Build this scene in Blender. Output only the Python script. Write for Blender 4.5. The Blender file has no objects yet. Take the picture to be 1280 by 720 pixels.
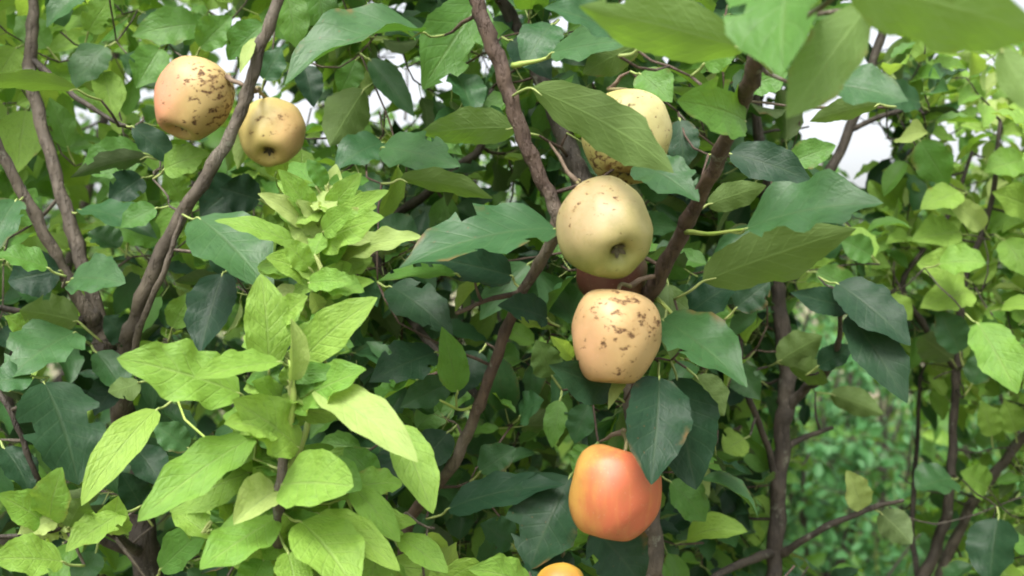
import bpy, math, random
import numpy as np
from mathutils import Vector, Matrix

random.seed(7)
rng = np.random.default_rng(7)
scene = bpy.context.scene
COL = scene.collection

# ------------------------------------------------------------------ camera
CAMZ = 1.45
FPX = 1230.0                      # focal length in photograph pixels (1280 wide)
cam_d = bpy.data.cameras.new('camera')
cam_d.sensor_width = 36.0
cam_d.lens = 36.0 * FPX / 1280.0
cam_d.clip_start = 0.02
cam_d.clip_end = 600.0
cam_d.dof.use_dof = True
cam_d.dof.focus_distance = 0.78
cam_d.dof.aperture_fstop = 6.5
cam = bpy.data.objects.new('camera', cam_d)
cam.location = (0, 0, CAMZ)
cam.rotation_euler = (math.radians(90), 0, 0)
COL.objects.link(cam)
scene.camera = cam
CAM = np.array([0.0, 0.0, CAMZ])

# ------------------------------------------------------------------ sky, sun, exposure (overcast)
world = bpy.data.worlds.new('World')
scene.world = world
world.use_nodes = True
wn = world.node_tree.nodes; wl = world.node_tree.links
wn.clear()
SUN_EL, SUN_AZ = 58.0, 200.0      # azimuth clockwise from +Y: high, behind the camera's left shoulder
sky = wn.new('ShaderNodeTexSky'); sky.sky_type = 'NISHITA'; sky.sun_disc = False
sky.sun_elevation = math.radians(SUN_EL); sky.sun_rotation = math.radians(SUN_AZ)
sky.air_density = 1.0; sky.dust_density = 6.0; sky.ozone_density = 1.0
hs = wn.new('ShaderNodeHueSaturation'); hs.inputs['Saturation'].default_value = 0.22   # cloud veil: sky nearly white
bg = wn.new('ShaderNodeBackground'); bg.inputs['Strength'].default_value = 0.15
wo = wn.new('ShaderNodeOutputWorld')
wl.new(sky.outputs[0], hs.inputs['Color']); wl.new(hs.outputs[0], bg.inputs['Color'])
wl.new(bg.outputs[0], wo.inputs['Surface'])

sun_d = bpy.data.lights.new('sun', 'SUN')
sun_d.energy = 1.5; sun_d.angle = math.radians(28); sun_d.color = (1.0, 0.96, 0.89)
sun = bpy.data.objects.new('sun', sun_d)
el, az = math.radians(SUN_EL), math.radians(SUN_AZ)
sd = Vector((math.sin(az) * math.cos(el), math.cos(az) * math.cos(el), math.sin(el)))
sun.rotation_euler = (-sd).to_track_quat('-Z', 'Y').to_euler()
COL.objects.link(sun)

scene.view_settings.view_transform = 'Standard'
scene.view_settings.look = 'None'
scene.view_settings.gamma = 1.0
scene.view_settings.exposure = 1.36
scene.render.engine = 'CYCLES'
scene.cycles.filter_width = 1.9
scene.cycles.max_bounces = 10
scene.cycles.diffuse_bounces = 5
scene.cycles.glossy_bounces = 3
scene.cycles.transmission_bounces = 6

# ------------------------------------------------------------------ helpers
def P(px, py, d):
    """photograph pixel at depth d (metres along the view axis) -> world point"""
    return np.array([(px - 640.0) / FPX * d, d, CAMZ - (py - 360.0) / FPX * d])

def to_px(p):
    d = max(p[1], 1e-3)
    return 640 + p[0] / d * FPX, 360 - (p[2] - CAMZ) / d * FPX, p[1]

def nrm(v):
    v = np.asarray(v, float)
    return v / max(np.linalg.norm(v), 1e-9)

def link(o, parent=None):
    COL.objects.link(o)
    if parent is not None:
        o.parent = parent
    return o

def thing(name, label, cat, loc=(0, 0, 0), group=None):
    o = bpy.data.objects.new(name, None)
    o.empty_display_size = 0.05
    o.location = loc
    o['label'] = label; o['category'] = cat
    if group: o['group'] = group
    return link(o)

def make_mesh(name, verts, faces, mats, uvs=None, fmat=None, smooth=True, rnd=None):
    me = bpy.data.meshes.new(name)
    me.from_pydata([tuple(v) for v in verts], [], faces)
    for m in mats: me.materials.append(m)
    if smooth: me.polygons.foreach_set('use_smooth', [True] * len(me.polygons))
    if fmat is not None: me.polygons.foreach_set('material_index', fmat)
    if uvs is not None:
        uvs = np.asarray(uvs, np.float32)
        lay = me.uv_layers.new(name='UVMap')
        li = np.empty(len(me.loops), np.int32); me.loops.foreach_get('vertex_index', li)
        lay.data.foreach_set('uv', uvs[li].ravel())
    if rnd is not None:
        a = me.attributes.new('rnd', 'FLOAT', 'POINT')
        a.data.foreach_set('value', np.asarray(rnd, np.float32))
    me.update()
    return me

def mesh_obj(name, me, parent=None, loc=None):
    o = bpy.data.objects.new(name, me)
    link(o, parent)
    if loc is not None: o.location = loc
    return o

# ------------------------------------------------------------------ materials
class NT:
    def __init__(self, name):
        self.m = bpy.data.materials.new(name); self.m.use_nodes = True
        self.t = self.m.node_tree; self.t.nodes.clear()
        self.out = self.n('ShaderNodeOutputMaterial')
    def n(self, typ, **kw):
        nd = self.t.nodes.new(typ)
        for k, v in kw.items(): setattr(nd, k, v)
        return nd
    def l(self, a, b): self.t.links.new(a, b)
    def math(self, op, a, b=None, c=None, clamp=False):
        nd = self.n('ShaderNodeMath', operation=op); nd.use_clamp = clamp
        for i, v in enumerate((a, b, c)):
            if v is None: continue
            if isinstance(v, (int, float)): nd.inputs[i].default_value = v
            else: self.l(v, nd.inputs[i])
        return nd.outputs[0]
    def mix(self, fac, a, b):
        nd = self.n('ShaderNodeMix', data_type='RGBA')
        for i, v in ((0, fac), (6, a), (7, b)):
            if isinstance(v, (int, float)): nd.inputs[i].default_value = v
            elif isinstance(v, tuple): nd.inputs[i].default_value = (*v, 1) if len(v) == 3 else v
            else: self.l(v, nd.inputs[i])
        return nd.outputs[2]
    def noise(self, vec, scale, detail=3, rough=0.5):
        nd = self.n('ShaderNodeTexNoise')
        nd.inputs['Scale'].default_value = scale; nd.inputs['Detail'].default_value = detail
        nd.inputs['Roughness'].default_value = rough
        if vec is not None: self.l(vec, nd.inputs['Vector'])
        return nd.outputs[0]
    def ramp(self, v, a, b):
        nd = self.n('ShaderNodeMapRange', interpolation_type='SMOOTHSTEP')
        self.l(v, nd.inputs[0]); nd.inputs[1].default_value = a; nd.inputs[2].default_value = b
        return nd.outputs[0]

def leaf_material(name, top_a, top_b, under, trans, tfac, rough, vein=0.25, bump=0.25, wear=0.0, spec=0.5):
    t = NT(name)
    uv = t.n('ShaderNodeUVMap', uv_map='UVMap')
    sep = t.n('ShaderNodeSeparateXYZ'); t.l(uv.outputs[0], sep.inputs[0])
    u = sep.outputs[0]
    av = t.math('ABSOLUTE', t.math('MULTIPLY', t.math('SUBTRACT', sep.outputs[1], 0.5), 2.0))
    oi = t.n('ShaderNodeObjectInfo')
    at = t.n('ShaderNodeAttribute', attribute_name='rnd')
    rnd = t.math('FRACT', t.math('ADD', oi.outputs['Random'], at.outputs['Fac']))
    rnd2 = t.math('FRACT', t.math('MULTIPLY', rnd, 7.31))
    tc = t.n('ShaderNodeTexCoord')
    big = t.noise(uv.outputs[0], 3.0, 3)
    # veins: midrib and slanted laterals
    mid = t.math('SUBTRACT', 1.0, t.ramp(av, 0.015, 0.07))
    ph = t.math('MULTIPLY', t.math('SUBTRACT', u, t.math('MULTIPLY', av, 0.22)), 2 * math.pi * 8)
    lat = t.ramp(t.math('SINE', ph), 0.80, 1.0)
    lat = t.math('MULTIPLY', lat, t.math('SUBTRACT', 1.0, t.math('MULTIPLY', av, 0.5)))
    veins = t.math('MAXIMUM', mid, t.math('MULTIPLY', lat, 0.55))
    col = t.mix(rnd, top_a, top_b)
    col = t.mix(t.math('MULTIPLY', big, 0.35), col, tuple(min(1, c * 1.7) for c in top_b))
    mot = t.noise(uv.outputs[0], 11, 4, .65)
    col = t.mix(t.math('MULTIPLY', t.ramp(mot, .45, .75), .45), col, tuple(c * .62 for c in top_a))
    col = t.mix(t.math('MULTIPLY', veins, vein), col, under)
    und = t.mix(t.math('MULTIPLY', rnd2, 0.5), under, tuple(0.5 * (a + b) for a, b in zip(under, top_b)))
    und = t.mix(t.math('MULTIPLY', t.ramp(mot, .42, .75), .35), und, tuple(c * .7 for c in under))
    und = t.mix(t.math('MULTIPLY', veins, 0.6), und, tuple(min(1, c * 1.6) for c in under))
    if wear > 0:
        # browned margin and small necrotic dots, as on old leaves
        wn_ = t.noise(tc.outputs['Object'], 60 if wear < .5 else 34, 4, .6)
        edge = t.math('MULTIPLY', t.ramp(av, 0.72, 1.0), t.ramp(wn_, 0.50, 0.66))
        gate = t.ramp(rnd2, 1.0 - wear, 1.05 - wear * .5)
        edge = t.math('MULTIPLY', edge, gate)
        dots = t.math('MULTIPLY', t.ramp(t.noise(uv.outputs[0], 22, 2), 0.70, 0.76), gate)
        br = t.math('MAXIMUM', edge, t.math('MULTIPLY', dots, .8))
        col = t.mix(t.math('MULTIPLY', br, 0.75), col, (0.16, 0.085, 0.03))
        und = t.mix(t.math('MULTIPLY', br, 0.75), und, (0.16, 0.085, 0.03))
    geo = t.n('ShaderNodeNewGeometry')
    base = t.mix(geo.outputs['Backfacing'], col, und)
    pb = t.n('ShaderNodeBsdfPrincipled')
    t.l(base, pb.inputs['Base Color'])
    rr = t.math('ADD', rough, t.math('MULTIPLY', geo.outputs['Backfacing'], 0.22))
    rr = t.math('ADD', rr, t.math('MULTIPLY', t.math('SUBTRACT', big, .5), 0.25))
    t.l(rr, pb.inputs['Roughness'])
    pb.inputs['Specular IOR Level'].default_value = spec
    bp = t.n('ShaderNodeBump'); bp.inputs['Strength'].default_value = bump; bp.inputs['Distance'].default_value = 0.004
    pucker = t.noise(uv.outputs[0], 14, 2)
    h = t.math('ADD', t.math('MULTIPLY', veins, -0.6), t.math('MULTIPLY', pucker, 0.8))
    t.l(h, bp.inputs['Height']); t.l(bp.outputs[0], pb.inputs['Normal'])
    tr = t.n('ShaderNodeBsdfTranslucent')
    trc = t.mix(t.math('MULTIPLY', veins, 0.35), trans, tuple(c * 0.5 for c in trans))
    t.l(trc, tr.inputs['Color']); t.l(bp.outputs[0], tr.inputs['Normal'])
    mx = t.n('ShaderNodeMixShader'); mx.inputs[0].default_value = tfac
    t.l(pb.outputs[0], mx.inputs[1]); t.l(tr.outputs[0], mx.inputs[2])
    t.l(mx.outputs[0], t.out.inputs['Surface'])
    return t.m

LM = {
    'dark':   leaf_material('leaf_dark', (.0085, .028, .015), (.017, .044, .019), (.085, .12, .055), (.04, .11, .012), .16, .46, .15, .16, wear=.5, spec=.16),
    'mature': leaf_material('leaf_mature', (.021, .068, .026), (.042, .104, .033), (.105, .150, .055), (.09, .24, .02), .24, .45, .18, .18, wear=.62, spec=.28),
    'mid':    leaf_material('leaf_mid', (.046, .135, .024), (.088, .195, .032), (.14, .215, .065), (.22, .42, .03), .36, .50, .30, .28, wear=.45, spec=.32),
    'young':  leaf_material('leaf_young', (.088, .215, .030), (.205, .325, .055), (.27, .36, .12), (.36, .55, .06), .36, .58, .34, .42, wear=.25, spec=.32),
    'pale':   leaf_material('leaf_pale', (.24, .34, .09), (.30, .37, .12), (.29, .37, .15), (.38, .50, .10), .34, .62, .24, .28, wear=.4, spec=.32),
    'weed':   leaf_material('leaf_weed', (.045, .150, .050), (.085, .220, .080), (.13, .24, .10), (.18, .42, .09), .36, .52, .18, .2, spec=.34),
    'olive':  leaf_material('leaf_olive', (.066, .128, .03), (.092, .155, .035), (.098, .155, .042), (.15, .28, .025), .28, .52, .25, .2, wear=.3, spec=.34),
}

def simple_mat(name, ca, cb, scale, rough=.7, bump=.3, dist=.003, stretch=None, spec=.3):
    t = NT(name)
    tc = t.n('ShaderNodeTexCoord'); v = tc.outputs['Object']
    if stretch:
        mp = t.n('ShaderNodeMapping'); mp.inputs['Scale'].default_value = stretch; t.l(v, mp.inputs[0]); v = mp.outputs[0]
    a = t.noise(v, scale, 5, .6)
    pb = t.n('ShaderNodeBsdfPrincipled'); pb.inputs['Roughness'].default_value = rough
    pb.inputs['Specular IOR Level'].default_value = spec
    t.l(t.mix(t.ramp(a, .3, .7), ca, cb), pb.inputs['Base Color'])
    bp = t.n('ShaderNodeBump'); bp.inputs['Strength'].default_value = bump; bp.inputs['Distance'].default_value = dist
    t.l(a, bp.inputs['Height']); t.l(bp.outputs[0], pb.inputs['Normal'])
    t.l(pb.outputs[0], t.out.inputs['Surface'])
    return t.m

def bark_material(name, ca, cb, cc):
    t = NT(name)
    tc = t.n('ShaderNodeTexCoord'); v = tc.outputs['Object']
    a = t.noise(v, 45, 5, .65)
    b = t.noise(v, 9, 3)
    lent = t.n('ShaderNodeTexVoronoi'); lent.inputs['Scale'].default_value = 210; lent.inputs['Randomness'].default_value = 1.0
    t.l(v, lent.inputs['Vector'])
    spots = t.math('SUBTRACT', 1.0, t.ramp(lent.outputs['Distance'], .10, .24))
    c = t.mix(t.ramp(a, .32, .68), ca, cb)
    c = t.mix(t.math('MULTIPLY', t.ramp(b, .52, .72), .8), c, cc)
    spots = t.math('MULTIPLY', spots, t.ramp(b, .42, .62))
    c = t.mix(t.math('MULTIPLY', spots, .30), c, (.26, .22, .18))
    c = t.mix(t.math('MULTIPLY', t.ramp(t.noise(v, 22, 4, .7), .55, .70), .6), c, tuple(q * .5 for q in ca))
    li = t.math('MULTIPLY', t.ramp(t.noise(v, 30, 5, .7), .60, .68), .55)
    c = t.mix(li, c, (.20, .21, .16))
    pb = t.n('ShaderNodeBsdfPrincipled'); pb.inputs['Roughness'].default_value = .72
    pb.inputs['Specular IOR Level'].default_value = .35
    t.l(c, pb.inputs['Base Color'])
    bp = t.n('ShaderNodeBump'); bp.inputs['Strength'].default_value = .6; bp.inputs['Distance'].default_value = .003
    mpb = t.n('ShaderNodeMapping'); mpb.inputs['Scale'].default_value = (150, 150, 26); t.l(v, mpb.inputs[0])
    cr = t.ramp(t.noise(mpb.outputs[0], 1.0, 4, .7), .36, .5)
    t.l(t.math('ADD', t.math('MULTIPLY', cr, 1.1), t.math('ADD', a, t.math('MULTIPLY', spots, .4))), bp.inputs['Height']); t.l(bp.outputs[0], pb.inputs['Normal'])
    t.l(pb.outputs[0], t.out.inputs['Surface'])
    return t.m

BARK = bark_material('bark_grey_brown', (.052, .042, .031), (.108, .089, .066), (.165, .15, .115))
BARK_RED = bark_material('bark_red_brown', (.048, .030, .021), (.092, .062, .044), (.145, .12, .09))
BARK_DARK = bark_material('bark_dark', (.027, .022, .017), (.053, .043, .032), (.088, .076, .057))
GREENSTEM = simple_mat('green_stem', (.22, .32, .06), (.30, .36, .10), 40, .5, .15)
PETIOLE = simple_mat('petiole', (.20, .28, .08), (.28, .32, .11), 40, .5, .15)
SPUR = simple_mat('spur_wood', (.11, .075, .05), (.19, .14, .10), 70, .7, .5)

# ------------------------------------------------------------------ leaf geometry
def leaf_geo(L, W, fold=.25, curl=.4, wave=.10, twist=0.0, n=16, m=3, serr=.02, seed=0, round_=0.0, sidecurl=0.0, irr=.05):
    """blade along +X from the origin to (L,0,0), upper side +Z. returns verts, faces, uvs"""
    r = random.Random(seed)
    k1, k2, p1, p2 = r.uniform(2.2, 4.0), r.uniform(2.2, 4.0), r.uniform(0, 6.28), r.uniform(0, 6.28)
    verts = []; uvs = []
    asym = r.uniform(-.06, .06)
    a = 0.0
    # arc of the midrib
    xs, zs, angs = [0.0], [0.0], []
    for i in range(n):
        t = (i + .5) / n
        a_t = -curl * (t - .15)
        angs.append(a_t)
        xs.append(xs[-1] + math.cos(a_t) / n); zs.append(zs[-1] + math.sin(a_t) / n)
    angs.append(angs[-1])
    ce, se = math.cos(math.atan2(zs[-1], xs[-1])), math.sin(math.atan2(zs[-1], xs[-1]))
    sc = 1.0 / math.hypot(xs[-1], zs[-1])
    rows = []
    for i in range(n + 1):
        t = i / n
        f = math.sin(math.pi * min(1, t ** (.80 + .1 * round_))) ** (.72 - .2 * round_)
        tip = 1.0 - (1 - round_) * .55 * max(0, (t - .62) / .38) ** 1.6
        w = W * .5 * f * tip
        if i in (0, n): w = W * .006
        x, z, ang = xs[i] * sc, zs[i] * sc, angs[i]
        X = x * ce + z * se; Z = -x * se + z * ce; ang = ang - math.atan2(se, ce)
        tw = twist * (t - .3)
        row = []
        for j in range(-m, m + 1):
            v = j / m
            av = abs(v)
            k, p = (k1, p1) if v < 0 else (k2, p2)
            yy = w * v * (1 + asym * (1 if v > 0 else -1))
            zz = fold * w * (av ** 1.2) + wave * W * .5 * av * av * math.sin(k * t * 6.28 + p) * f
            zz -= sidecurl * w * av ** 3
            yy *= 1 + irr * math.sin(t * (9 + k1) + p) + irr * .6 * math.sin(t * 21 * k2 / 3 + p1 + j)
            if av > .99 and 0 < i < n: yy *= 1 + serr * (1 if i % 2 else -1)
            cy, sy = math.cos(tw), math.sin(tw)
            yy, zz = yy * cy - zz * sy, yy * sy + zz * cy
            row.append(len(verts))
            verts.append((L * X - math.sin(ang) * zz, yy, L * Z + math.cos(ang) * zz))
            uvs.append((t, .5 + .5 * v))
        rows.append(row)
    faces = []
    for i in range(n):
        for j in range(2 * m):
            faces.append((rows[i][j], rows[i + 1][j], rows[i + 1][j + 1], rows[i][j + 1]))
    return verts, faces, uvs

def tube_geo(pts, radii, sides=6, cap=True):
    """swept tube through pts"""
    pts = [np.asarray(p, float) for p in pts]
    n = len(pts)
    verts, faces, uvs = [], [], []
    ref = np.array([0.31, 0.87, 0.38])
    tprev = None
    for i in range(n):
        t = nrm(pts[min(i + 1, n - 1)] - pts[max(i - 1, 0)])
        if tprev is None:
            b = nrm(np.cross(t, ref))
        else:
            b = nrm(b - t * np.dot(b, t))
        tprev = t
        c = np.cross(t, b)
        for k in range(sides):
            a = 2 * math.pi * k / sides
            verts.append(pts[i] + radii[i] * (math.cos(a) * b + math.sin(a) * c))
            uvs.append((i / n, k / sides))
    for i in range(n - 1):
        for k in range(sides):
            a, b2 = i * sides + k, i * sides + (k + 1) % sides
            faces.append((a, b2, b2 + sides, a + sides))
    if cap:
        faces.append(tuple(range(sides - 1, -1, -1)))
        faces.append(tuple(range((n - 1) * sides, n * sides)))
    return verts, faces, uvs

def catmull(pts, sub=6):
    pts = [np.asarray(p, float) for p in pts]
    if len(pts) < 3: 
        return [pts[0] + (pts[-1] - pts[0]) * i / sub for i in range(sub + 1)]
    out = []
    q = [2 * pts[0] - pts[1]] + pts + [2 * pts[-1] - pts[-2]]
    for i in range(1, len(q) - 2):
        for s in range(sub):
            t = s / sub
            a, b, c, d = q[i - 1], q[i], q[i + 1], q[i + 2]
            out.append(.5 * ((2 * b) + (-a + c) * t + (2 * a - 5 * b + 4 * c - d) * t * t + (-a + 3 * b - 3 * c + d) * t ** 3))
    out.append(pts[-1])
    return out

# ------------------------------------------------------------------ ground
def ground():
    xs = np.concatenate([np.linspace(-400, -14, 8), np.linspace(-12, 12, 61), np.linspace(14, 400, 8)])
    ys = np.concatenate([np.linspace(-60, -3, 6), np.linspace(-2, 16, 46), np.linspace(18, 400, 10)])
    verts = []; faces = []
    for y in ys:
        for x in xs:
            z = .03 * math.sin(x * 1.7 + y * .9) + .03 * math.sin(y * 2.3 - x * .6) - .03
            verts.append((x, y, z))
    nx = len(xs)
    for j in range(len(ys) - 1):
        for i in range(nx - 1):
            faces.append((j * nx + i, j * nx + i + 1, (j + 1) * nx + i + 1, (j + 1) * nx + i))
    t = NT('orchard_soil')
    tc = t.n('ShaderNodeTexCoord'); v = tc.outputs['Object']
    a = t.noise(v, 2.2, 5, .6); b = t.noise(v, 28, 5, .7)
    c = t.mix(t.ramp(b, .3, .7), (.20, .155, .10), (.34, .28, .20))
    c = t.mix(t.math('MULTIPLY', t.ramp(a, .42, .58), .75), c, (.07, .13, .035))
    pb = t.n('ShaderNodeBsdfPrincipled'); pb.inputs['Roughness'].default_value = .9
    t.l(c, pb.inputs['Base Color'])
    bp = t.n('ShaderNodeBump'); bp.inputs['Distance'].default_value = .03; t.l(b, bp.inputs['Height']); t.l(bp.outputs[0], pb.inputs['Normal'])
    t.l(pb.outputs[0], t.out.inputs['Surface'])
    o = mesh_obj('ground', make_mesh('ground', verts, faces, [t.m]))
    o['kind'] = 'structure'; o['label'] = 'weedy brown orchard soil under the trees'
ground()

# ------------------------------------------------------------------ front-most map of the traced things (cells of 8 px)
GW, GH = 160, 90
front = np.full((GH, GW), 99.0)
def mark(p, depth=None):
    x, y, d = to_px(p)
    i, j = int(y // 8), int(x // 8)
    if 0 <= i < GH and 0 <= j < GW: front[i, j] = min(front[i, j], d if depth is None else depth)
def hides(p, margin=.02):
    x, y, d = to_px(p)
    i, j = int(y // 8), int(x // 8)
    return 0 <= i < GH and 0 <= j < GW and front[i, j] < 98 and d < front[i, j] + margin

# openings between the crowns: (cx, cy, rx, ry, nearest depth, farthest depth) left free of leaves
OPEN = [
    (384, 140, 9, 15, 0, 99), (393, 82, 7, 6, 0, 99), (492, 75, 15, 10, 0, 99), (474, 126, 16, 10, 0, 99),
    (503, 152, 10, 9, 0, 99), (555, 102, 8, 12, 0, 99), (514, 118, 9, 9, 0, 99), (574, 68, 8, 9, 0, 99), (612, 82, 8, 12, 0, 99),
    (470, 20, 10, 8, 0, 99), (503, 18, 8, 6, 0, 99), (700, 33, 13, 7, 0, 99), (520, 100, 8, 10, 0, 99), (412, 175, 8, 8, 0, 99),
    (1065, 95, 26, 20, 0, 99), (1028, 128, 36, 18, 0, 99), (1050, 165, 50, 14, 0, 99), (1100, 40, 16, 22, 0, 99), (1085, 185, 26, 12, 0, 99),
    (1015, 130, 20, 14, 0, 99),
    (1075, 545, 60, 120, 0, 3.4), (1040, 640, 60, 70, 0, 2.6), (1030, 400, 30, 30, 0, 3.0), (1095, 510, 45, 40, 0, 3.4), (1110, 690, 35, 40, 0, 2.2),
]
def in_open(p):
    x, y, d = to_px(p)
    for cx, cy, rx, ry, a, b in OPEN:
        if a <= d <= b and ((x - cx) / rx) ** 2 + ((y - cy) / ry) ** 2 < 1.1: return True
    return False

# ------------------------------------------------------------------ trees
class Tree:
    def __init__(self, key, name, label, base, bark, group=None):
        self.root = thing(name, label, 'tree', base, group)
        self.base = np.asarray(base, float)
        self.bark = bark
        self.np = []; self.nr = []; self.no = []          # skeleton points, radii, owning part
        self.thin = .72 if key == 'Q' else (.86 if key in 'RL' else 1.0); self.nleaf = 0; self.buf = np.zeros((512, 3))
        self.rest = []                                    # leaves past the limit: joined as stuff
    def add_nodes(self, pts, rad, ob):
        k = len(self.np)
        while k + len(pts) > len(self.buf): self.buf = np.concatenate([self.buf, np.zeros_like(self.buf)])
        self.buf[k:k + len(pts)] = np.array(pts)
        self.np += [np.asarray(p, float) for p in pts]; self.nr += list(rad); self.no += [ob] * len(pts)
    def limb(self, name, pts, radii, mat=None, sides=12, sub=6, knots=True, mark_front=False):
        p4 = catmull([np.append(p, r) for p, r in zip(pts, radii)], sub)
        w = [q[:3].copy() for q in p4]; rad = [max(q[3], .0006) for q in p4]
        sd = random.random() * 10
        for i in range(len(w)):
            rr = rad[i]
            w[i] = w[i] + rr * .10 * np.array([math.sin(i * 1.3 + sd), math.cos(i * 1.7 + sd), math.sin(i * .9 + 2 * sd)])
            if knots: rad[i] = rr * .80 * self.thin * (1 + .03 * math.sin(i * 2.1 + sd) + (.13 if (i % 9 == int(sd) % 9) else 0))
        v, f, u = tube_geo(w, rad, sides)
        v = np.array(v)
        if sides >= 8:
            v += rng.normal(0, 1, v.shape) * np.repeat(np.array(rad), sides)[:, None] * .075
        me = make_mesh(name, v - self.base, f, [mat or self.bark], u)
        o = mesh_obj(name, me, self.root)
        self.add_nodes(w, rad, o)
        if mark_front:
            for i in range(len(w) - 1):
                for s in range(4): mark(w[i] + (w[i + 1] - w[i]) * s / 4)
        return o
    def nearest(self, p, dirn=None):
        d = np.linalg.norm(self.buf[:len(self.np)] - p, axis=1)
        i = int(np.argmin(d))
        return i, float(d[i])
    def twig(self, tip, r1=.0011, mat=None, name='twig', sag=.12, cap=None, veto=False):
        """bent twig growing from the nearest wood to tip; returns the part"""
        tip = np.asarray(tip, float)
        i, d = self.nearest(tip)
        if cap and d > cap: return None
        a = self.np[i]; r0 = min(self.nr[i] * .7, .0011 + d * .010)
        bend = rng.normal(0, 1, 3) * d * .10 + np.array([0, 0, -sag * d])
        n = max(3, int(d / .02))
        n = min(n, 14)
        pts = []
        for k in range(n + 1):
            t = k / n
            pts.append(a + (tip - a) * t + bend * (4 * t * (1 - t)) * .5 + (rng.normal(0, .0012, 3) if 0 < k < n else 0))
        if veto and (any(hides(q, .0) for q in pts[1:]) or sum(in_open(q) for q in pts) > 1): return None
        rad = [r0 + (r1 - r0) * (k / n) for k in range(n + 1)]
        for k in range(1, n, 2): rad[k] *= 1.18
        v, f, u = tube_geo(pts, rad, 5)
        o = mesh_obj(name, make_mesh(name, np.array(v) - self.base, f, [mat or self.bark], u), self.root)
        self.add_nodes(pts[1:], rad[1:], o)
        return o, pts

def place(px, py, d, r): return P(px, py, d), r * d / FPX
def limb_px(tree, name, rows, mat=None, ground_at=None, **kw):
    pts, rad = [], []
    if ground_at is not None:
        g = np.asarray(ground_at, float); f, fr = place(*rows[0])
        rad += [fr * 1.7, fr * 1.35, fr * 1.15]
        pts += [g + np.array([0, 0, -.06]), g + np.array([0, 0, .05]), g * .45 + f * .55 + np.array([.01, .01, 0])]
    for r_ in rows:
        p, r = place(*r_); pts.append(p); rad.append(r)
    return tree.limb(name, pts, rad, mat, mark_front=True, **kw)

def foot(rows, dx=0, dy=0):
    p = P(*rows[0][:3]); return (p[0] + dx, p[1] + dy, 0.0)

TREES = {}
# left tree: trunk that forks into three bare stems
r_ = [(190, 790, .93, 25), (175, 650, .93, 24), (157, 545, .93, 22), (142, 470, .92, 21), (128, 420, .92, 18), (110, 388, .91, 15)]
b = foot(r_, .02, .03)
T = TREES['L'] = Tree('L', 'apple_tree', 'apple tree with three bare grey-brown stems carrying two russet-speckled yellow apples', b, BARK)
limb_px(T, 'trunk', r_, ground_at=b, mat=BARK_DARK)
limb_px(T, 'branch', [(135, 440, .92, 15), (108, 345, .92, 13), (90, 285, .93, 12), (70, 220, .94, 11), (48, 140, .95, 11), (38, 90, .95, 12), (40, 40, .95, 10), (43, -20, .96, 9), (50, -200, .97, 7), (70, -420, 1.0, 3)])
limb_px(T, 'branch', [(118, 405, .91, 13), (85, 350, .90, 11), (60, 300, .89, 11), (25, 235, .88, 10), (-5, 175, .87, 9), (-60, 40, .86, 7), (-120, -150, .86, 4)])
limb_px(T, 'branch', [(150, 520, .92, 17), (158, 440, .90, 16), (174, 385, .88, 14), (205, 310, .87, 13), (245, 240, .86, 12), (285, 175, .86, 11), (308, 120, .86, 11), (325, 60, .86, 11), (348, 0, .86, 10), (380, -120, .87, 7), (400, -260, .90, 3)])
limb_px(T, 'twig', [(165, 450, .89, 7), (178, 400, .87, 6), (205, 340, .86, 5.5), (218, 300, .86, 5), (228, 268, .86, 3)], sides=8)
limb_px(T, 'twig', [(42, 76, .95, 7), (75, 105, .94, 5.5), (100, 125, .93, 5), (140, 150, .92, 4), (172, 164, .92, 3)], mat=BARK_DARK, sides=8)
limb_px(T, 'twig', [(105, 402, .91, 8), (60, 398, .89, 7), (20, 388, .87, 6), (-40, 380, .85, 4)], mat=BARK_DARK, sides=8)
limb_px(T, 'twig', [(-30, 455, .84, 5), (8, 505, .82, 5), (28, 550, .82, 5), (48, 600, .83, 5), (80, 650, .88, 6), (160, 690, .93, 7)], mat=BARK_DARK, sides=8)
limb_px(T, 'twig', [(172, 690, .92, 9), (140, 668, .82, 7), (90, 660, .76, 6), (40, 668, .74, 5), (-30, 674, .73, 4)], mat=BARK_DARK, sides=8)

# centre tree: carries the row of five apples
r_ = [(812, 800, .87, 18), (815, 720, .87, 18), (812, 640, .87, 18), (802, 560, .87, 18), (790, 480, .87, 17), (780, 420, .87, 15)]
b = foot(r_, .02, .04)
T = TREES['C'] = Tree('C', 'apple_tree', 'apple tree with red-brown stems and a hanging row of ripening apples', b, BARK_RED)
limb_px(T, 'trunk', r_, mat=BARK, ground_at=b)
limb_px(T, 'branch', [(785, 450, .87, 14), (805, 385, .84, 13), (830, 335, .81, 12), (860, 275, .78, 12), (890, 215, .74, 12), (912, 165, .70, 12), (930, 120, .66, 13), (945, 80, .62, 14), (960, 20, .58, 13), (985, -80, .55, 9), (1020, -200, .53, 5)])
limb_px(T, 'branch', [(782, 430, .88, 15), (757, 320, .90, 16), (732, 240, .92, 17), (712, 190, .93, 16), (690, 130, .94, 13), (660, 60, .95, 12), (625, -5, .96, 10), (590, -120, .97, 7)], mat=BARK_DARK)
b2 = foot([(500, 800, .95)], .0, .0)
limb_px(T, 'branch', [(505, 800, .93, 10), (510, 660, .90, 9), (560, 590, .86, 9), (585, 540, .84, 9), (605, 490, .82, 9), (628, 425, .81, 8.5), (650, 370, .80, 8.5), (685, 310, .79, 9), (696, 268, .78, 11), (680, 230, .78, 11), (657, 180, .78, 12), (640, 130, .78, 12), (625, 80, .78, 12), (603, 25, .78, 12), (592, -20, .78, 11), (570, -150, .78, 7), (560, -300, .80, 3)], ground_at=b2)
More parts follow.
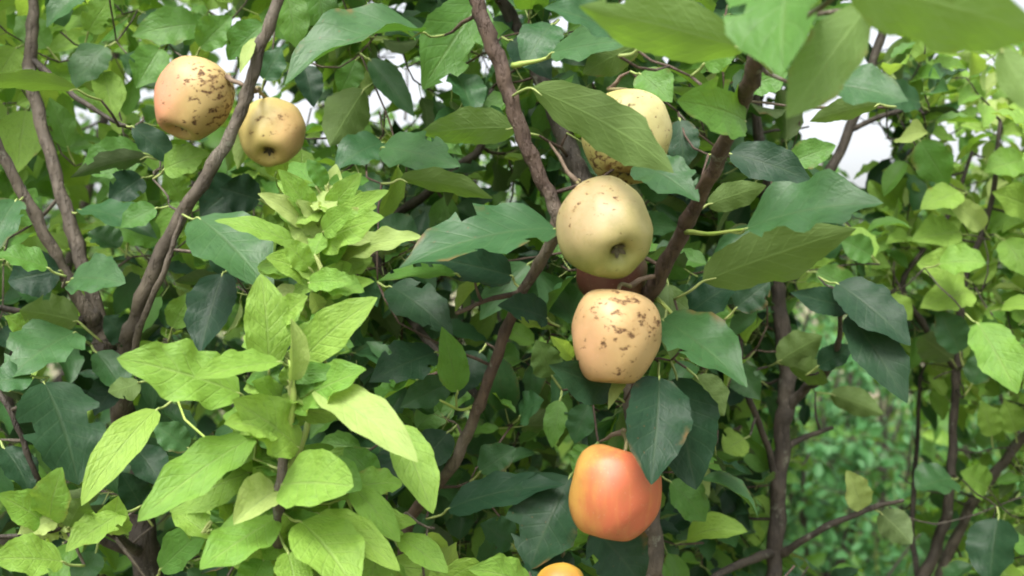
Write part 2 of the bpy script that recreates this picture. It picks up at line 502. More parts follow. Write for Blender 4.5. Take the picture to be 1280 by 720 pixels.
limb_px(T, 'branch', [(602, 500, .83, 7), (530, 420, .98, 7), (470, 320, 1.10, 7), (492, 272, 1.10, 7), (530, 245, 1.08, 7), (570, 210, 1.06, 7), (602, 182, 1.05, 6), (615, 110, 1.03, 4)], mat=BARK_DARK, sides=8)
limb_px(T, 'twig', [(655, 365, .80, 5), (610, 375, .79, 4), (570, 392, .78, 3)], sides=8)
limb_px(T, 'twig', [(640, 82, .78, 5), (672, 76, .77, 3), (700, 66, .76, 2)], mat=GREENSTEM, sides=6)
limb_px(T, 'twig', [(858, 290, .78, 5), (890, 292, .74, 3.2), (935, 286, .69, 2.5)], mat=GREENSTEM, sides=6)
limb_px(T, 'twig', [(600, 505, .83, 3.5), (575, 512, .82, 2.4), (550, 500, .80, 1.6)], sides=6, mat=GREENSTEM)
limb_px(T, 'twig', [(820, 372, .83, 4), (842, 395, .80, 3), (872, 440, .77, 2)], sides=6, mat=GREENSTEM)
limb_px(T, 'twig', [(955, 40, .59, 6), (1010, 20, .52, 5), (1060, -18, .44, 4)], sides=6)

# right tree: dark upright trunk
r_ = [(966, 800, 1.15, 14), (968, 700, 1.15, 14), (974, 600, 1.15, 14), (980, 520, 1.15, 15), (984, 470, 1.15, 15), (976, 400, 1.15, 14), (968, 340, 1.15, 14), (960, 270, 1.15, 13), (952, 200, 1.14, 10), (940, 90, 1.14, 7)]
b = foot(r_, -.01, .02)
T = TREES['R'] = Tree('R', 'apple_tree', 'apple tree with one dark upright trunk beside the clearing of weeds', b, BARK_DARK)
limb_px(T, 'trunk', r_, ground_at=b)
limb_px(T, 'branch', [(981, 515, 1.15, 10), (1005, 487, 1.13, 9), (1030, 470, 1.08, 7), (1048, 430, 1.00, 5), (1050, 365, .95, 4)], sides=8)
limb_px(T, 'branch', [(972, 605, 1.15, 7), (955, 545, 1.13, 6), (935, 495, 1.10, 6), (925, 440, 1.08, 5), (930, 400, 1.06, 4)], sides=8)
limb_px(T, 'branch', [(964, 305, 1.15, 9), (1010, 260, 1.18, 9), (1045, 200, 1.20, 9), (1070, 140, 1.20, 9), (1090, 80, 1.20, 8), (1108, 20, 1.20, 8), (1120, -60, 1.20, 6), (1150, -200, 1.20, 3)], sides=10)
limb_px(T, 'twig', [(1064, 162, 1.20, 5), (1098, 147, 1.20, 5), (1150, 130, 1.20, 4)], sides=6)
limb_px(T, 'branch', [(972, 695, 1.15, 7), (1030, 660, 1.11, 6), (1090, 635, 1.10, 5), (1130, 625, 1.08, 3)], sides=8)
limb_px(T, 'branch', [(968, 690, 1.15, 8), (920, 707, 1.08, 7), (870, 735, 1.02, 5)], sides=8)
limb_px(T, 'twig', [(980, 560, 1.15, 7), (1010, 545, 1.18, 5), (1040, 535, 1.25, 4)], sides=6)

# far right tree with yellow-green young crown
r_ = [(1140, 800, 1.30, 14), (1168, 690, 1.30, 12), (1184, 640, 1.30, 11), (1190, 580, 1.30, 9), (1192, 520, 1.30, 9), (1197, 450, 1.30, 9), (1200, 400, 1.30, 8), (1208, 340, 1.30, 7), (1238, 260, 1.30, 6), (1250, 150, 1.30, 4)]
b = foot(r_, -.03, .02)
T = TREES['Q'] = Tree('Q', 'apple_tree', 'slender apple tree with a crown of yellow-green young leaves', b, BARK_DARK)
limb_px(T, 'trunk', r_, ground_at=b, sides=10)
limb_px(T, 'branch', [(1150, 790, 1.32, 11), (1200, 660, 1.40, 11), (1232, 605, 1.40, 11), (1265, 565, 1.40, 10), (1320, 480, 1.40, 8), (1350, 350, 1.40, 8), (1340, 200, 1.40, 5)], mat=BARK, sides=10)
limb_px(T, 'branch', [(1196, 465, 1.30, 7), (1150, 400, 1.28, 7), (1128, 355, 1.26, 6), (1160, 305, 1.27, 5), (1190, 262, 1.28, 5), (1215, 190, 1.30, 4)], sides=8)
limb_px(T, 'twig', [(1150, 740, 1.31, 6), (1140, 660, 1.42, 6), (1146, 560, 1.45, 5), (1150, 470, 1.45, 4)], sides=8)

# young lime-green shoot in front
r_ = [(368, 800, .70, 11), (352, 720, .69, 9), (348, 650, .68, 9), (352, 590, .68, 8), (360, 545, .68, 6), (366, 500, .67, 5), (362, 455, .67, 3)]
b = foot(r_, .01, .02)
T = TREES['S'] = Tree('S', 'apple_sapling', 'young apple sapling with large lime-green leaves in front of the orchard', b, BARK)
limb_px(T, 'stem', r_[:5], ground_at=b)
limb_px(T, 'shoot', [(358, 560, .68, 6), (366, 500, .67, 5.5), (363, 450, .67, 3.5)], mat=GREENSTEM, sides=8)
limb_px(T, 'shoot', [(353, 600, .68, 6), (382, 540, .72, 5), (396, 450, .74, 5), (402, 380, .74, 5), (398, 320, .74, 5), (404, 270, .74, 4), (415, 240, .74, 2.5)], mat=GREENSTEM, sides=8)

# ------------------------------------------------------------------ traced leaves
# (tree, base x, y, tip x, y, width px, depth base, depth tip, tilt deg (+ = face turned up), class, options)
F = {'flip': 1}
H = [
 # left tree
 ('L', 118, -22, 58, 34, 30, .95, .93, 45, 'mature', {}),
 ('L', 132, 58, 92, 112, 42, 1.0, .98, 30, 'mature', {}),
 ('L', 128, 90, 142, 152, 38, 1.0, .98, 10, 'young', {}),
 ('L', 32, 138, 22, 216, 56, 1.04, 1.0, 10, 'young', {}),
 ('L', 85, 185, 62, 122, 34, 1.05, 1.05, 10, 'mid', {}),
 ('L', 178, 192, 100, 212, 50, .96, .95, 25, 'mid', {}),
 ('L', 184, 196, 88, 222, 26, .93, .92, -35, 'dark', F),
 ('L', 166, 158, 222, 206, 34, .91, .92, 20, 'dark', {}),
 ('L', 205, 212, 264, 192, 38, .90, .90, 30, 'young', {}),
 ('L', 178, 222, 136, 250, 40, .95, .93, 15, 'dark', {}),
 ('L', 90, 348, 157, 354, 50, .86, .83, 35, 'mature', {'round': .4}),
 ('L', 75, 338, 10, 352, 58, .89, .88, 15, 'dark', {'round': .4}),
 ('L', 98, 402, 24, 388, 52, .87, .84, -20, 'olive', F),
 ('L', 94, 415, 10, 474, 66, .85, .79, 40, 'mature', {}),
 ('L', 55, 478, 98, 606, 92, .80, .77, 25, 'dark', {'round': .4}),
 ('L', 278, 342, 250, 444, 58, .86, .82, 25, 'dark', {}),
 ('L', 248, 272, 340, 366, 82, .83, .78, 30, 'mature', {}),
 ('L', 100, 262, 196, 298, 32, .92, .88, 50, 'mature', {}),
 ('L', 318, 48, 300, 92, 14, .86, .84, 20, 'pale', {}),
 ('L', 96, 112, -30, 108, 24, .83, .74, -40, 'olive', F),
 ('L', 20, 250, -20, 330, 46, .85, .80, 20, 'mature', {}),
 ('L', 60, 335, -8, 318, 30, .82, .80, 50, 'mid', {}),
 ('L', 150, 310, 110, 290, 30, .93, .93, 40, 'mature', {}),
 ('L', 200, 300, 130, 280, 40, .98, .96, 20, 'mid', {}),
 ('L', 330, 30, 285, 75, 40, .95, .95, 20, 'mid', {}),
 ('L', 250, 30, 165, 45, 46, 1.02, 1.0, 25, 'mid', {}),
 ('L', 180, 15, 230, 70, 42, 1.05, 1.02, 10, 'mature', {}),
 ('L', 40, 420, 5, 395, 32, .88, .86, 20, 'young', {}),
 ('L', 45, 440, 10, 490, 34, .92, .90, 10, 'young', {}),
 ('L', 215, 410, 240, 365, 34, .95, .95, 10, 'young', {}),
 ('L', 165, 430, 130, 395, 40, .90, .89, 20, 'dark', {}),
 ('L', 175, 478, 135, 490, 30, .86, .84, 30, 'olive', F),
 ('L', 40, 470, -15, 480, 36, .80, .78, 40, 'mature', {}),
 ('L', 195, 260, 150, 285, 30, .88, .87, 30, 'mid', {}),
 ('L', 358, -10, 372, 62, 42, .90, .90, 5, 'mid', {}),
 ('L', 395, -20, 410, 60, 44, .92, .92, 5, 'mid', {}),
 ('L', 160, 300, 182, 240, 26, .98, .98, 5, 'young', {}),
 ('L', 310, 350, 262, 300, 50, .95, .94, 10, 'dark', {}),
 ('L', 300, 230, 250, 270, 60, .98, .96, 15, 'dark', {}),
 ('L', 325, 250, 275, 235, 50, .97, .96, 10, 'dark', {}),
 ('L', 5, 560, 40, 620, 40, .84, .82, 20, 'dark', {}),
 ('L', 85, 660, 105, 622, 38, .75, .74, -10, 'olive', F),
 ('L', 62, 655, -4, 618, 42, .74, .71, 30, 'young', {'round': .3}),
 ('L', 62, 650, 78, 584, 48, .74, .71, 20, 'young', {'round': .5}),
 ('L', 70, 650, 22, 668, 32, .74, .72, 30, 'pale', {}),
 ('L', 78, 702, -16, 700, 48, .72, .68, 35, 'young', {}),
 ('L', 155, 640, 82, 690, 40, .77, .73, 30, 'young', {}),
 ('L', 140, 668, 148, 620, 44, .78, .76, 10, 'young', {}),
 ('L', 200, 712, 268, 652, 44, .80, .78, 20, 'mid', {}),
 ('L', 120, 690, 95, 735, 36, .78, .76, 20, 'mature', {}),
 # centre tree, upper left side
 ('C', 528, 40, 356, 106, 44, .82, .76, 62, 'mature', {'curl': .9, 'fold': .5}),
 ('C', 600, 0, 528, 112, 78, .92, .90, 5, 'mid', {}),
 ('C', 455, 112, 412, 182, 58, .96, .94, -5, 'olive', F),
 ('C', 380, 82, 392, 134, 34, .98, .97, 10, 'dark', {}),
 ('C', 462, 74, 518, 146, 34, .97, .96, 10, 'mature', {}),
 ('C', 445, 75, 425, 120, 34, 1.0, 1.0, 5, 'mid', {}),
 ('C', 568, 92, 592, 144, 40, .92, .90, 40, 'mature', {'round': .4}),
 ('C', 645, 160, 522, 168, 48, .86, .88, -20, 'mid', F),
 ('C', 478, 184, 576, 208, 50, .90, .84, 35, 'mature', {}),
 ('C', 478, 178, 418, 212, 46, .92, .88, 35, 'mature', {}),
 ('C', 500, 224, 616, 248, 28, .84, .80, -45, 'olive', F),
 ('C', 694, 286, 498, 336, 66, .77, .72, 48, 'mature', {'curl': .6}),
 ('C', 640, 345, 508, 318, 56, .80, .76, 30, 'dark', {}),
 ('C', 570, 342, 470, 352, 20, .76, .72, 55, 'mid', {}),
 ('C', 488, 358, 566, 420, 54, .82, .78, 30, 'dark', {}),
 ('C', 572, 490, 552, 408, 40, .80, .77, 15, 'mid', {}),
 ('C', 545, 440, 462, 478, 52, .80, .76, 30, 'dark', {}),
 ('C', 600, 440, 570, 500, 44, .84, .82, 20, 'dark', {}),
 ('C', 684, 398, 622, 382, 38, .79, .76, 25, 'dark', {}),
 ('C', 716, 448, 688, 420, 20, .74, .71, 10, 'young', {}),
 ('C', 764, 488, 686, 456, 54, .76, .715, 5, 'dark', {}),
 ('C', 790, 455, 760, 512, 16, .77, .74, 30, 'pale', {}),
 ('C', 824, 472, 814, 606, 80, .74, .69, -8, 'dark', {'fold': .35, 'round': .35}),
 ('C', 846, 472, 870, 612, 88, .77, .73, -10, 'dark', {'round': .35}),
 ('C', 828, 400, 934, 484, 70, .78, .70, 32, 'mature', {'veined': 1}),
 ('C', 835, 355, 840, 450, 46, .84, .82, 5, 'olive', {}),
 ('C', 855, 398, 932, 348, 48, .86, .84, 30, 'dark', {}),
 ('C', 920, 385, 962, 352, 46, .90, .90, 15, 'dark', {}),
 ('C', 932, 286, 1104, 254, 62, .69, .64, 52, 'mature', {'wave': .16, 'curl': .5}),
 ('C', 878, 352, 1070, 286, 72, .76, .70, -25, 'olive', {'flip': 1, 'curl': .2}),
 ('C', 912, 192, 1014, 226, 48, .82, .80, 30, 'dark', {}),
 ('C', 984, 205, 1045, 182, 36, .95, .95, 15, 'mid', {}),
 ('C', 884, 256, 958, 232, 36, .80, .79, -10, 'olive', F),
 ('C', 932, 152, 846, 126, 66, .67, .62, 25, 'mid', {'round': .5}),
 ('C', 664, 110, 842, 216, 66, .74, .64, -22, 'olive', {'flip': 1, 'curl': .7, 'fold': .15}),
 ('C', 798, 204, 874, 252, 54, .76, .72, 38, 'mature', {}),
 ('C', 935, 62, 724, 8, 76, .56, .50, -12, 'mid', {'flip': 1}),
 ('C', 992, -70, 978, 94, 140, .50, .44, 25, 'mid', {}),
 ('C', 1088, 4, 984, 148, 76, .50, .47, -8, 'mid', F),
 ('C', 1055, -20, 1310, 48, 116, .44, .38, -20, 'mid', F),
 ('C', 1250, 60, 1300, 145, 44, .46, .44, 0, 'mid', F),
 ('C', 1030, 104, 1135, 126, 46, .60, .58, 50, 'mature', {}),
 ('C', 1100, 130, 1012, 152, 28, .70, .70, -30, 'olive', F),
 ('C', 798, 62, 884, 72, 16, .62, .60, 50, 'pale', {}),
 ('C', 690, 66, 806, 50, 40, .76, .70, 45, 'mature', {}),
 ('C', 770, 40, 680, 10, 42, .68, .66, 45, 'mature', {}),
 ('C', 800, 55, 728, 92, 46, .74, .73, -10, 'olive', F),
 ('C', 690, 30, 655, 84, 50, .86, .84, 25, 'mature', {}),
 ('C', 640, 50, 690, 100, 44, .90, .88, 25, 'dark', {}),
 ('C', 800, 92, 840, 128, 46, .82, .80, 20, 'mid', {}),
 ('C', 880, 80, 925, 55, 40, .66, .64, 20, 'mid', {}),
 ('C', 930, 110, 985, 90, 40, .72, .72, 20, 'mid', {}),
 ('C', 560, 636, 706, 606, 44, .84, .80, 40, 'dark', {}),
 ('C', 712, 596, 662, 712, 96, .82, .79, 15, 'dark', {'round': .4}),
 ('C', 742, 660, 804, 732, 76, .80, .79, 15, 'dark', {}),
 ('C', 660, 690, 720, 740, 60, .80, .79, 15, 'dark', {}),
 ('C', 664, 735, 586, 712, 42, .74, .70, 35, 'young', {}),
 ('C', 838, 602, 882, 652, 44, .90, .90, 30, 'mid', {}),
 ('C', 700, 500, 690, 560, 30, .88, .87, 10, 'mid', {}),
 ('C', 650, 520, 680, 500, 34, .92, .90, 45, 'mature', {}),
 ('C', 735, 505, 718, 555, 36, .86, .86, 10, 'mature', {}),
 ('C', 870, 470, 905, 520, 46, .84, .83, -5, 'olive', F),
 ('C', 690, 470, 670, 425, 40, .88, .87, 10, 'olive', {}),
 ('C', 850, 150, 855, 215, 44, .88, .87, 5, 'dark', {}),
 ('C', 560, 540, 520, 590, 48, .86, .84, 20, 'dark', {}),
 ('C', 500, 560, 490, 620, 60, .86, .84, 15, 'dark', {}),
 ('C', 560, 480, 500, 510, 40, .84, .82, 15, 'mature', {}),
 ('C', 520, 300, 470, 275, 40, .92, .92, 30, 'mature', {}),
 # right tree
 ('R', 972, 452, 1028, 420, 44, 1.05, 1.03, -15, 'olive', F),
 ('R', 985, 455, 1035, 478, 34, 1.06, 1.02, -35, 'olive', F),
 ('R', 1022, 458, 1068, 432, 30, 1.02, 1.0, 15, 'dark', {}),
 ('R', 1046, 354, 1138, 432, 56, .95, .90, 30, 'dark', {}),
 ('R', 1062, 392, 1134, 504, 58, .95, .90, 15, 'dark', {}),
 ('R', 1062, 385, 988, 366, 34, .96, .95, 15, 'dark', {}),
 ('R', 1038, 492, 1104, 518, 34, 1.2, 1.18, -15, 'olive', F),
 ('R', 1078, 636, 1058, 588, 34, 1.10, 1.08, 20, 'pale', {'round': .5}),
 ('R', 1100, 640, 1140, 680, 40, 1.1, 1.08, -10, 'mature', F),
 ('R', 930, 548, 905, 565, 40, 1.08, 1.07, 10, 'young', {'round': .5}),
 ('R', 915, 455, 950, 500, 40, 1.06, 1.04, 10, 'mature', {}),
 ('R', 1090, 320, 1050, 300, 34, 1.1, 1.1, 20, 'mid', {}),
 ('R', 1020, 340, 1075, 365, 34, 1.1, 1.1, 20, 'mid', {}),
 ('R', 1150, 128, 1085, 118, 36, 1.15, 1.12, 30, 'mature', {}),
 # far right tree
 ('Q', 1190, 598, 1145, 612, 46, 1.26, 1.24, 35, 'mature', {'round': .4}),
 ('Q', 1248, 648, 1238, 732, 58, 1.15, 1.12, 20, 'dark', {}),
 ('Q', 1222, 404, 1272, 492, 54, 1.10, 1.05, 20, 'young', {}),
 ('Q', 1174, 330, 1232, 328, 36, 1.14, 1.12, 35, 'young', {'round': .6}),
 ('Q', 1205, 345, 1146, 330, 50, 1.18, 1.16, 25, 'young', {'round': .4}),
 ('Q', 1150, 176, 1186, 232, 46, 1.2, 1.2, 0, 'mid', {}),
 ('Q', 1200, 240, 1150, 262, 36, 1.2, 1.18, 30, 'young', {}),
 ('Q', 1215, 365, 1150, 385, 40, 1.2, 1.18, 30, 'young', {}),
 ('Q', 1200, 290, 1140, 300, 40, 1.22, 1.2, 30, 'young', {}),
 ('Q', 1110, 372, 1140, 400, 30, 1.2, 1.2, 20, 'young', {}),
 ('Q', 1190, 450, 1150, 420, 44, 1.24, 1.22, -10, 'mature', F),
 ('Q', 1200, 440, 1170, 385, 40, 1.2, 1.2, 15, 'mature', {}),
 ('Q', 1215, 480, 1240, 440, 34, 1.25, 1.25, 15, 'mature', {}),
 ('Q', 1240, 545, 1225, 500, 30, 1.3, 1.3, 15, 'young', {}),
 ('Q', 1270, 540, 1255, 500, 34, 1.3, 1.3, 15, 'young', {}),
 ('Q', 1235, 610, 1200, 590, 40, 1.3, 1.28, 20, 'young', {}),
 ('Q', 1280, 200, 1230, 215, 40, 1.25, 1.25, 25, 'young', {}),
 ('Q', 1290, 260, 1240, 240, 40, 1.25, 1.22, 25, 'young', {}),
 ('Q', 1255, 300, 1290, 350, 40, 1.25, 1.22, 15, 'young', {}),
 ('Q', 1230, 285, 1180, 248, 30, 1.22, 1.2, 15, 'pale', {}),
 # sapling: main whorl
 ('S', 300, 492, 146, 448, 78, .69, .64, 34, 'young', {'wave': .22, 'fold': .2}),
 ('S', 350, 452, 242, 474, 34, .67, .61, 52, 'young', {'wave': .12}),
 ('S', 336, 462, 326, 342, 64, .68, .68, 12, 'young', {'wave': .12}),
 ('S', 364, 476, 363, 398, 28, .665, .65, 30, 'pale', {'fold': 1.1}),
 ('S', 376, 452, 472, 372, 58, .69, .67, 24, 'young', {}),
 ('S', 366, 505, 458, 462, 58, .68, .65, 35, 'young', {'wave': .2}),
 ('S', 395, 488, 522, 578, 56, .67, .62, 32, 'pale', {'wave': .12}),
 ('S', 496, 532, 541, 642, 58, .68, .65, 12, 'young', {}),
 ('S', 374, 560, 290, 500, 66, .68, .63, 34, 'young', {'wave': .2}),
 ('S', 318, 545, 172, 652, 62, .69, .63, 30, 'young', {'wave': .2}),
 ('S', 312, 590, 212, 640, 56, .71, .69, 22, 'young', {}),
 ('S', 352, 606, 442, 608, 80, .67, .63, 26, 'young', {'round': .9, 'wave': .08}),
 ('S', 400, 582, 452, 612, 50, .69, .68, 20, 'mid', {}),
 ('S', 438, 606, 500, 678, 40, .70, .68, 18, 'young', {}),
 ('S', 196, 512, 102, 632, 52, .74, .68, 22, 'young', {'curl': .8}),
 ('S', 345, 648, 250, 712, 62, .68, .63, 36, 'young', {'wave': .18}),
 ('S', 346, 612, 292, 656, 54, .68, .64, 20, 'pale', {'fold': .9}),
 ('S', 376, 652, 445, 738, 84, .67, .63, 28, 'young', {}),
 ('S', 398, 642, 500, 714, 46, .69, .66, 26, 'young', {}),
 ('S', 498, 672, 560, 716, 38, .70, .68, 25, 'young', {}),
 ('S', 320, 590, 300, 520, 46, .70, .70, 5, 'young', {}),
 ('S', 345, 540, 280, 530, 40, .66, .62, 40, 'young', {}),
 ('S', 330, 700, 310, 742, 46, .68, .66, 20, 'mid', {}),
 ('S', 360, 690, 372, 750, 50, .66, .64, 20, 'young', {}),
 ('S', 290, 560, 300, 620, 44, .71, .71, 10, 'mid', {}),
 ('S', 470, 600, 430, 560, 44, .74, .74, 10, 'mid', {}),
 # sapling: upper shoot
 ('S', 384, 282, 322, 242, 30, .74, .71, 25, 'pale', {}),
 ('S', 394, 272, 348, 212, 36, .74, .72, 15, 'young', {}),
 ('S', 408, 270, 452, 216, 34, .74, .72, 15, 'young', {}),
 ('S', 412, 262, 420, 205, 30, .75, .75, 10, 'pale', {}),
 ('S', 412, 284, 486, 238, 26, .73, .69, 40, 'young', {}),
 ('S', 402, 304, 480, 272, 54, .73, .69, 30, 'young', {'wave': .2}),
 ('S', 400, 345, 332, 322, 46, .74, .71, 25, 'young', {}),
 ('S', 398, 312, 360, 272, 36, .74, .73, 20, 'pale', {}),
 ('S', 404, 370, 468, 352, 26, .74, .71, 40, 'young', {}),
 ('S', 402, 330, 436, 302, 30, .74, .72, 20, 'mid', {}),
 ('S', 420, 322, 528, 296, 34, .76, .74, 35, 'pale', {'wave': .25}),
 ('S', 400, 390, 388, 365, 24, .73, .71, 20, 'pale', {}),
 ('S', 370, 306, 268, 276, 28, .76, .74, 45, 'young', {'brown': 1}),
 ('S', 398, 350, 440, 330, 40, .75, .73, 10, 'young', {}),
 ('S', 404, 290, 440, 262, 34, .72, .69, 30, 'young', {}),
 ('S', 400, 400, 345, 395, 40, .76, .75, 20, 'mid', {}),
 ('S', 398, 425, 440, 440, 40, .77, .76, 20, 'mid', {}),
]

H_EXTRA = [
 ('L', 150, 470, 118, 520, 40, .88, .86, 20, 'dark', {}), ('L', 170, 560, 205, 610, 44, .88, .86, 15, 'dark', {}), ('L', 130, 560, 150, 620, 40, .88, .87, 15, 'mature', {}),
 ('L', 235, 560, 190, 530, 36, .84, .83, 15, 'mature', {}), ('L', 180, 640, 150, 590, 40, .88, .87, 15, 'dark', {}), ('L', 120, 440, 160, 500, 38, .87, .86, 20, 'mature', {}),
 ('L', 250, 60, 290, 20, 40, .98, .98, 10, 'mid', {}), ('L', 200, 60, 170, 110, 44, 1.0, .98, 10, 'mid', {}), ('L', 195, 95, 150, 70, 40, 1.02, 1.0, 10, 'mature', {}),
 ('L', 330, 100, 352, 60, 36, .95, .95, 15, 'mature', {}), ('L', 60, 60, 20, 20, 40, 1.0, 1.0, 10, 'mid', {}), ('L', 20, 60, -10, 110, 40, .98, .96, 10, 'young', {}),
 ('L', 110, 40, 140, -5, 36, 1.02, 1.02, 10, 'young', {}), ('L', 230, 250, 205, 215, 36, .95, .94, 10, 'young', {}), ('L', 15, 280, 45, 235, 40, .95, .94, 10, 'mid', {}),
 ('C', 740, 560, 716, 590, 34, .82, .82, 15, 'mid', {}), ('C', 600, 590, 645, 560, 40, .90, .90, 20, 'mature', {}), ('C', 640, 680, 600, 655, 44, .88, .87, 20, 'mature', {}),
 ('C', 660, 330, 600, 400, 44, .88, .87, 15, 'mature', {}), ('C', 900, 420, 880, 365, 38, .92, .92, 10, 'mid', {}),
]
rs = random.Random(21)
for (cx, cy, dd, n, sx, sy, lo, hi_, w8) in [(405, 255, .74, 15, 20, 26, 42, 76, .6), (402, 320, .75, 16, 18, 30, 42, 84, .4), (385, 390, .745, 10, 20, 24, 40, 70, .3), (396, 345, .715, 9, 22, 26, 40, 66, .3), (355, 425, .69, 8, 26, 24, 45, 75, .3), (395, 430, .70, 7, 22, 24, 45, 70, .3), (362, 495, .68, 14, 18, 34, 45, 85, .2), (335, 560, .69, 12, 40, 30, 45, 80, .1), (352, 625, .69, 16, 14, 34, 45, 85, .0), (352, 695, .69, 18, 26, 26, 50, 90, .0), (430, 640, .71, 10, 40, 30, 45, 75, .0), (280, 650, .72, 9, 40, 30, 45, 75, .0), (70, 660, .75, 6, 22, 12, 40, 60, .2)]:
    for q in range(n):
        a = q * 2.4 + rs.uniform(-.4, .4); L = rs.uniform(lo, hi_)
        bx, by = cx + rs.uniform(-sx, sx) * .5, cy + rs.uniform(-sy, sy)
        ex, ey, ed = math.cos(a), -.25 * rs.random() - .45 * math.sin(a), rs.uniform(-.035, .03)
        H.append(('S' if cx > 200 else 'L', bx, by, bx + ex * L, by + ey * L, L * rs.uniform(.42, .6), dd, dd + ed + .012, rs.uniform(5, 45), 'pale' if rs.random() < w8 * .5 else ('young' if rs.random() < .72 else 'mid'), {'wave': .16}))
for q in H_EXTRA: H.append(q)

def hero_frame(h):
    k, bx, by, tx, ty, w, d0, d1, tilt, cls, opt = h
    A, B = P(bx, by, d0), P(tx, ty, d1)
    L = np.linalg.norm(B - A); X = (B - A) / L
    M = .5 * (A + B)
    c = nrm(CAM - M)
    N0 = nrm(c - np.dot(c, X) * X)
    Y0 = np.cross(N0, X)
    if Y0[2] < 0: Y0 = -Y0
    a = math.radians(tilt)
    N = math.cos(a) * N0 + math.sin(a) * Y0
    W = w * .5 * (d0 + d1) / FPX / max(math.cos(a), .42) * (.90 if k == 'S' else 1.0)
    if opt.get('flip'): N = -N
    Y = np.cross(N, X)
    return A, L, X, Y, N, W, M

def build_heroes():
    items = []
    for i, h in enumerate(H):
        fr = hero_frame(h)
        items.append((i, h, fr))
        A, L, X, Y, N, W, M = fr
        for s in np.linspace(0.02, .98, 14):
            hw = W * .5 * math.sin(math.pi * s ** .8) ** .7
            for v in np.linspace(-1, 1, 7): mark(A + X * L * s + Y * hw * v)
    for key in TREES:
        T = TREES[key]
        own = [it for it in items if it[1][0] == key]
        own.sort(key=lambda it: T.nearest(it[2][0])[1])
        while own:
            it = own.pop(0)
            i, h, (A, L, X, Y, N, W, M) = it
            cls, opt = h[9], h[10]
            pl = min(.028, .22 * L + .006)
            back = A - X * pl * .8 + np.array([0, .35 * pl, -.25 * pl])
            j, dist = T.nearest(back)
            if dist > .022:
                mat = GREENSTEM if key == 'S' else T.bark
                o, _ = T.twig(back, mat=mat, name='twig' if key != 'S' else 'leaf_stalk')
                end = back
            else:
                o = T.no[j]; end = T.np[j]
            r = random.Random(i)
            v, f, u = leaf_geo(L, W, opt.get('fold', r.uniform(.15, .38)), opt.get('curl', r.uniform(.2, .7)), opt.get('wave', .10) * (1.05 if key == 'S' else 1.2), r.uniform(-.35, .35),
                               n=20, m=3, serr=.010 if key == 'S' else .022, seed=i, round_=opt.get('round', .48 if key == 'S' else r.uniform(.05, .3)), irr=.022 if key == 'S' else .045)
            if key in 'LCR' and r.random() < .35:                  # insect bites: margin or interior pieces gone
                for _ in range(r.randint(1, 3)):
                    ci, cj = r.randint(4, 16), r.choice([0, 5])
                    gone = {(ci, cj), (ci + r.choice([0, 1]), cj)}
                    f = [q for q in f if ((q[0] // 7), (q[0] % 7)) not in gone]
            R = np.stack([X, Y, N], axis=1)
            v = [A + R @ np.array(q) for q in v]
            ctrl = [end, end * .35 + A * .65 + N * (-.12 * pl), A, A + X * L * .10 + N * (-.002)]
            pc = catmull(ctrl, 3)
            pv, pf, pu = tube_geo(pc, [.0011] * (len(pc) - 4) + [.0009, .0008, .0006, .0004], 5)
            nb = len(v)
            faces = f + [tuple(a + nb for a in q) for q in pf]
            me = make_mesh('leaf', np.array(v + pv) - A, faces, [LM[cls], PETIOLE], u + [(.5, .5)] * len(pv), [0] * len(f) + [1] * len(pf))
            lo = mesh_obj('leaf', me, o, A - T.base)
            T.nleaf += 1
            own.sort(key=lambda it: T.nearest(it[2][0])[1])
build_heroes()

